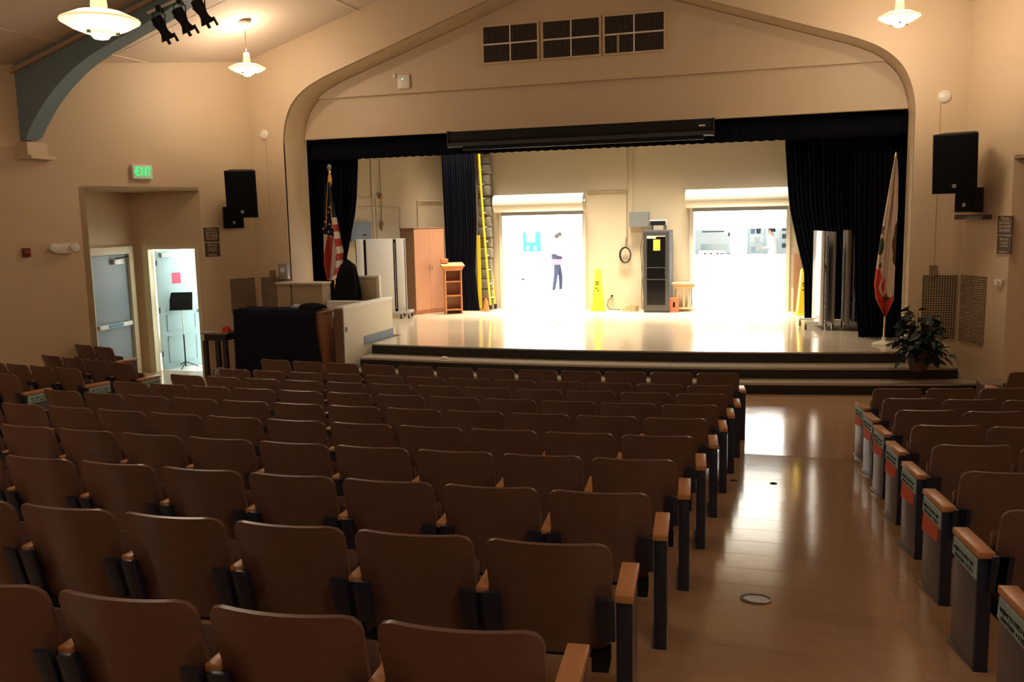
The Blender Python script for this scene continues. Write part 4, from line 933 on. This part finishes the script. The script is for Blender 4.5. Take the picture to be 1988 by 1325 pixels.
# ------------------------------------------------------------------ potted plant, ramp and box right of the steps
t = thing('potted_plant', 'bushy dark green potted plant on the steps beside the bear flag', 'plant', (1.74, 13.78, .332))
MB().lathe([(.11, 0), (.14, .10), (.155, .30), (.165, .31), (.165, .33), (.14, .33), (.0005, .31)], 24).build('pot', M_POT, t, True)
lm = MB(); lm.add([(0, 0, 0), (.035, .04, .008), (.04, .08, .006), (.022, .12, -.004), (0, .15, -.02), (-.022, .12, -.004), (-.04, .08, .006), (-.035, .04, .008), (0, .05, -.006), (0, .10, -.010)],
       [(0, 1, 8), (1, 2, 9, 8), (2, 3, 9), (3, 4, 9), (4, 5, 9), (5, 6, 9), (6, 7, 8, 9), (7, 0, 8)]); lm = lm.mesh('leaf', M_LEAF, smooth=True)
rn = random.Random(21); pts = []
for k in range(32):
    a = rn.uniform(0, 6.28); ln = rn.uniform(.24, .42); el = rn.uniform(.25, 1.25); dx, dy = math.cos(a)*math.cos(el)*.62, math.sin(a)*math.cos(el)*.5
    st = [Vector((dx*ln*f*1.9, dy*ln*f*1.9, .30+math.sin(el)*ln*1.75*f-.28*f*f*(1.3-el))) for f in (0, .25, .5, .75, 1)]
    MB().tube(st, .005, 5).build('stem', M_LEAF, t)
    for f in range(9):
        g = .22+.78*f/8; i = min(3, int(g*4)); p_ = st[i].lerp(st[i+1], g*4-i); pts.append((p_+Vector((rn.uniform(-.05, .05), rn.uniform(-.05, .05), rn.uniform(-.03, .05))), a+rn.uniform(-1.3, 1.3)))
for p_, a in pts:
    l = link('leaf', lm, t); l.location = p_; l.rotation_euler = (rn.uniform(-.9, .5), rn.uniform(-.5, .5), a-1.57); k = rn.uniform(.85, 1.5); l.scale = (k, k, k)
t = thing('side_ramp', 'low cream sloping kerb at the right end of the steps', 'kerb', (2.16, 14.20, 0)); mb = MB(); mb.xzprism([(-.48, .02), (.24, .02), (.24, .18), (.14, .30), (.0, .62), (-.48, .66)], .0, .22); mb.build('block', M_CREAMP, t)
mb = MB(); mb.xzprism([(-.01, .62), (.14, .30), (.24, .18), (.24, .20), (.15, .325), (.0, .655)], -.02, .22); mb.build('edge_strip', M_OFFW, t)
t = thing('step_box', 'grey wooden box beside the end of the lowest step', 'box', (2.60, 13.33, 0)); MB().box(-.15, .17, -.2, .2, 0, .26).build('box', mat('grey_box', (.15, .12, .09), .6), t, bevel=.006); MB().box(-.16, .18, -.21, .21, .26, .28).build('lid', mat('grey_lid', (.26, .22, .17), .6), t)
crumple('paper_scrap', 'crumpled white paper scrap lying on the second step', 'paper', mat('paper_white', (.75, .70, .64), .8), (-5.45, 13.60, .332), .07, .05, .05, 13)
t = thing('floor_cover', 'round metal floor cover set in the aisle', 'floor cover', (-.16, 4.98, fl(4.98)+.003)); t.rotation_euler = (-math.atan(.091), 0, 0); MB().lathe([(.085, 0), (.083, .006), (.07, .008), (.068, .005), (.0005, .005)], 32).build('plate', mat('worn_brass', (.14, .10, .065), .35, .3), t, True); MB().lathe([(.085, 0), (.086, .007), (.078, .009), (.076, .003)], 32).build('rim', mat('worn_rim', (.20, .14, .09), .35, .3), t, True)
for (x, y, l, s) in ((-.48, 8.30, 'dark curled leaf lying in the aisle beside the middle block', 5), (-.13, 8.30, 'thin dark scrap lying in the middle of the aisle', 9)):
    o = crumple('floor_scrap', l, 'scrap', M_RISER, (x, y, fl(y)+.004), .03, .012, .012, s)

# ------------------------------------------------------------------ bright room beyond: person, rack, poster, kitchen
def skin_body(name, joints, bones, mats, matfn, parent, loc):
    me = bpy.data.meshes.new('sk'); keys = list(joints); me.from_pydata([joints[k][0] for k in keys], [(keys.index(a), keys.index(b)) for a, b in bones], []); o = bpy.data.objects.new('sk', me); C.objects.link(o)
    o.modifiers.new('s', 'SKIN'); sd = o.modifiers.new('d', 'SUBSURF'); sd.levels = 2; sd.render_levels = 2
    for i, k in enumerate(keys):
        r = joints[k][1]; me.skin_vertices[0].data[i].radius = (r, r) if not isinstance(r, tuple) else r; me.skin_vertices[0].data[i].use_root = (k == 'pelvis')
    dg = bpy.context.evaluated_depsgraph_get(); m2 = bpy.data.meshes.new_from_object(o.evaluated_get(dg)); bpy.data.objects.remove(o)
    m2.materials.clear()
    for m in mats: m2.materials.append(m)
    for p_ in m2.polygons: p_.material_index = matfn(p_.center); p_.use_smooth = True
    b = link(name, m2, parent); b.location = loc; return b
def hand(J, B, w_, d, side, key):
    w_ = Vector(w_); d = Vector(d).normalized(); s_ = Vector((-d.z, 0, d.x)); o_ = d.cross(s_)
    J[key+'palm'] = (w_+d*.07, .026); B.append((key+'wr', key+'palm'))
    for i, (off, ln) in enumerate(((-.028, .06), (-.009, .075), (.010, .07), (.028, .055))):
        a = w_+d*.085+o_*off; J[f'{key}f{i}a'] = (a+d*.02, .009); J[f'{key}f{i}b'] = (a+d*(.02+ln*.5)-s_*.012, .0085); J[f'{key}f{i}c'] = (a+d*(.02+ln*.85)-s_*.03, .008)
        B += [(key+'palm', f'{key}f{i}a'), (f'{key}f{i}a', f'{key}f{i}b'), (f'{key}f{i}b', f'{key}f{i}c')]
    J[key+'t0'] = (w_+d*.05-o_*.04, .011); J[key+'t1'] = (w_+d*.085-o_*.055-s_*.015, .009); B += [(key+'wr', key+'t0'), (key+'t0', key+'t1')]
def person(label, loc, rz, mats, walk=True):
    t = thing('person', label, 'person', loc, rz)
    # facing local +x
    J = {'pelvis': ((0, 0, .90), (.15, .12)), 'waist': ((0, 0, 1.05), (.125, .10)), 'chest': ((.02, 0, 1.25), (.165, .115)), 'neck0': ((.03, 0, 1.40), (.075, .07)), 'neck1': ((.05, 0, 1.455), .05), 'head0': ((.075, 0, 1.51), .062), 'head1': ((.075, 0, 1.60), .082), 'head2': ((.07, 0, 1.645), .07)}
    B = [('pelvis', 'waist'), ('waist', 'chest'), ('chest', 'neck0'), ('neck0', 'neck1'), ('neck1', 'head0'), ('head0', 'head1'), ('head1', 'head2')]
    for s, k, fx in ((1, 'l', .10), (-1, 'r', -.10)):
        fx = fx if walk else fx*.2
        J[k+'hip'] = ((.0, s*.09, .85), .095); J[k+'knee'] = ((fx*.7+.03, s*.095, .48), .065); J[k+'ank'] = ((fx, s*.10, .09), .05); J[k+'heel'] = ((fx-.03, s*.10, .045), .04); J[k+'toe'] = ((fx+.16, s*.11, .03), .03)
        B += [('pelvis', k+'hip'), (k+'hip', k+'knee'), (k+'knee', k+'ank'), (k+'ank', k+'heel'), (k+'heel', k+'toe')]
        J[k+'sh'] = ((.02, s*.185, 1.36), .062); J[k+'el'] = ((.0, s*.235, 1.10), .047); J[k+'wr'] = ((.20, s*.20, 1.05), .03)
        B += [('chest', k+'sh'), (k+'sh', k+'el'), (k+'el', k+'wr')]; hand(J, B, J[k+'wr'][0], (1, -.05*s, .10), s, k)
    def mf(c):
        if c.z < .075: return 3
        if c.x > .185 and .9 < c.z < 1.2: return 2
        if c.z > 1.435: return 2
        if c.z < .93: return 1
        return 0
    b = skin_body('body', J, B, mats, mf, t, (0, 0, 0))
    def cap(a, e):
        an = 2*math.pi*a; el = math.pi*.62*e; r = .108; return (.055+r*1.0*math.sin(el)*math.cos(an)-.012, r*.92*math.sin(el)*math.sin(an), 1.615+r*math.cos(el)-(.03 if math.cos(an) < 0 else -.035)*math.sin(el))
    mb = MB(); mb.grid(cap, 20, 8); mb.build('hair', M_HAIR, t, True)
    mb = MB(); mb.lathe([(.0005, 0), (.012, .004), (.016, .02), (.006, .05)], 10, (.158, 0, 1.535)); mb.build('nose', M_SKIN, b, True)
    for s in (-1, 1):
        MB().lathe([(.011, -.006), (.011, .006)], 10, (.148, s*.032, 1.588), 'x').build('eye', M_HAIR, b); MB().lathe([(.022, -.008), (.022, .008), (.0005, .008)], 12, (.07, s*.088, 1.575), 'y').build('ear', M_SKIN, b, True)
    MB().box(.140, .152, -.025, .025, 1.503, 1.511).build('mouth', M_PLAID, b); return t
p1 = person('person in a pale plaid shirt and dark trousers beside a rolling rack', (-6.42, 24.85, ZS), R(15), [M_SHIRT, M_NAVY, M_SKIN, M_SHOE])
mb = MB(); mb.lathe([(.165, .80), (.172, .86), (.16, .95), (.150, .95), (.155, .86), (.15, .80)], 28); pl = mb.build('tied_shirt', M_PLAID, p1, True); MB().box(.13, .17, -.10, -.02, .66, .90).build('sleeve', M_WHITE, pl); 
mb = MB(); mb.lathe([(.148, .95), (.155, 1.0), (.165, 1.10), (.155, 1.10), (.14, 1.0)], 28); mb.build('jacket_band', M_NAVY, p1, True)
person('kitchen worker in white behind the serving window', (-.60, 29.1, ZS), R(150), [M_WHITE, M_WHITE, M_SKIN, M_SHOE], False)
t = thing('rolling_rack', 'tall white rolling rack beside the person in the bright room', 'rack', (-5.74, 25.05, ZS), R(10))
for x in (-.30, .28):
    for y in (-.22, .22): MB().tube([(x*.75, y, 1.55), (x, y, .12)], .010, 6).build('upright', M_GREY if x > 0 else M_LGREY, t); caster(t, x, y, .045, M_GREY)
for z in (.16, .80, 1.5):
    for y in (-.22, .22): MB().tube([(-.3*(1-.25*(z-.12)/1.43), y, z), (.28*(1-.25*(z-.12)/1.43), y, z)], .010, 6).build('side_rail', M_WHITE, t)
    MB().box(-.22, .20, -.22, .22, z-.006, z+.006).build('shelf', M_WHITE, t)
t = thing('wall_poster', 'teal poster with white figures on the far wall of the bright room', 'poster', (-8.06, 27.998, 1.55)); MB().box(-.30, .30, -.012, 0, 0, .62).build('sheet', M_TEAL, t)
mb = MB(); mb.xzprism([(-.16, .30), (.10, .30), (.13, .62), (-.18, .62)], -.016, -.012); mb.xzprism([(-.2, .06), (-.12, .06), (-.08, .16), (-.15, .2)], -.016, -.012); mb.xzprism([(.05, .06), (.16, .06), (.12, .18), (.06, .14)], -.016, -.012); mb.build('white_print', M_WHITE, t)
t = thing('wall_dispenser', 'small grey dispenser low on the far wall of the bright room', 'dispenser', (-8.34, 27.998, .60)); MB().box(-.09, .09, -.12, 0, 0, .26).build('case', mat('pale_grey_blue', (.30, .34, .42), .5), t, bevel=.01); MB().box(-.05, .05, -.125, -.12, .03, .08).build('slot', M_DARK, t)
t = thing('wall_sign', 'narrow grey notice beside the teal poster', 'sign', (-8.42, 27.998, 1.40)); MB().box(-.03, .03, -.01, 0, 0, .42).build('board', mat('pale_notice', (.5, .5, .52), .6), t); MB().box(-.015, .015, -.012, -.01, .05, .36).build('print', M_GREY, t)
# kitchen equipment seen through the serving windows
t = thing('range_hood', 'steel range hood in the kitchen behind the left serving window', 'hood', (-2.45, 30.4, 0)); MB().box(-.45, .50, -.3, .3, 2.02, 2.18).build('canopy', M_APL, t); MB().box(-.4, .3, -.32, -.3, 2.04, 2.08).build('rail', M_DKIT, t); MB().box(.42, .50, -.3, .3, 1.9, 2.02).build('side_drop', M_DKIT, t); MB().box(-.15, .15, -.1, .2, 2.18, 3.84).build('duct', M_APL, t)
t = thing('kitchen_range', 'pale kitchen range behind the left serving window', 'stove', (-2.45, 30.3, ZS)); MB().box(-.5, .35, -.3, .4, 0, .95).build('body', M_WHITE, t); MB().box(-.5, .35, .3, .4, .95, 1.15).build('splashback', M_APL, t); 
for x in (-.3, -.1, .1): MB().lathe([(.03, .3), (.03, .33), (.0005, .33)], 10, (x, 0, .85), 'y').build('knob', M_DKIT, t)
for x, l in ((-2.08, 'dark square box on the serving counter, left one'), (-1.88, 'dark square box on the serving counter, right one')):
    t = thing('counter_box', l, 'box', (x, 28.35, 1.26)); MB().box(-.06, .06, -.06, .06, 0, .22).build('box', M_DKIT, t); MB().box(-.062, .062, -.062, .062, .18, .21).build('lid', M_APL, t)
t = thing('serving_counter', 'white serving counter behind the kitchen windows', 'counter', (-1.5, 28.4, ZS)); MB().box(-2.3, 2.6, -.24, .24, .72, .765).build('worktop', M_LGREY, t); MB().box(-2.25, 2.55, -.2, .2, 0, .72).build('base', M_WHITE, t)
t = thing('kitchen_shelf', 'steel shelving unit behind the right serving window', 'shelving', (-1.15, 30.6, ZS))
for x in (-.25, .25):
    for y in (-.2, .2): MB().box(x-.015, x+.015, y-.015, y+.015, 0, 1.75).build('post', M_APL, t)
for z in (.3, .85, 1.15, 1.45, 1.7): MB().box(-.27, .27, -.22, .22, z, z+.02).build('shelf', M_APL, t)
rn = random.Random(4)
for i in range(5):
    t = thing('storage_tub', ['grey', 'blue-grey', 'dark', 'pale', 'steel'][i]+' tub on the steel kitchen shelving, number %s from the top' % ['one', 'two', 'three', 'four', 'five'][i], 'tub', (-1.25+.12*(i % 2), 30.55, ZS+[1.72, 1.47, 1.47, 1.17, .87][i]-.0))
    if i == 2: t.location.x += .16
    if i == 1: t.location.x -= .14
    t['label'] = ['grey tub on the top kitchen shelf', 'blue-grey tub on the second kitchen shelf', 'dark tub on the second kitchen shelf', 'pale tub on the third kitchen shelf', 'steel tub on the fourth kitchen shelf'][i]
    m = [M_GREY, M_PBLUE, M_DKIT, M_LGREY, M_APL][i]; mb = MB(); mb.add([(-.06, -.08, 0), (.06, -.08, 0), (.06, .08, 0), (-.06, .08, 0), (-.075, -.1, .16), (.075, -.1, .16), (.075, .1, .16), (-.075, .1, .16)], [(3, 2, 1, 0), (4, 5, 6, 7), (0, 1, 5, 4), (1, 2, 6, 5), (2, 3, 7, 6), (3, 0, 4, 7)]); mb.build('body', m, t); MB().box(-.08, .08, -.105, .105, .16, .175).build('lid', m, t)
t = thing('kitchen_cabinet', 'dark fronted kitchen cabinet at the right of the serving window', 'cabinet', (-.05, 30.9, ZS)); MB().box(-.35, .35, -.25, .25, 0, 1.75).build('body', M_APL, t)
for z in (1.0, 1.3, 1.55): MB().box(-.3, .3, -.262, -.25, z, z+.14).build('drawer', M_DKIT, t)
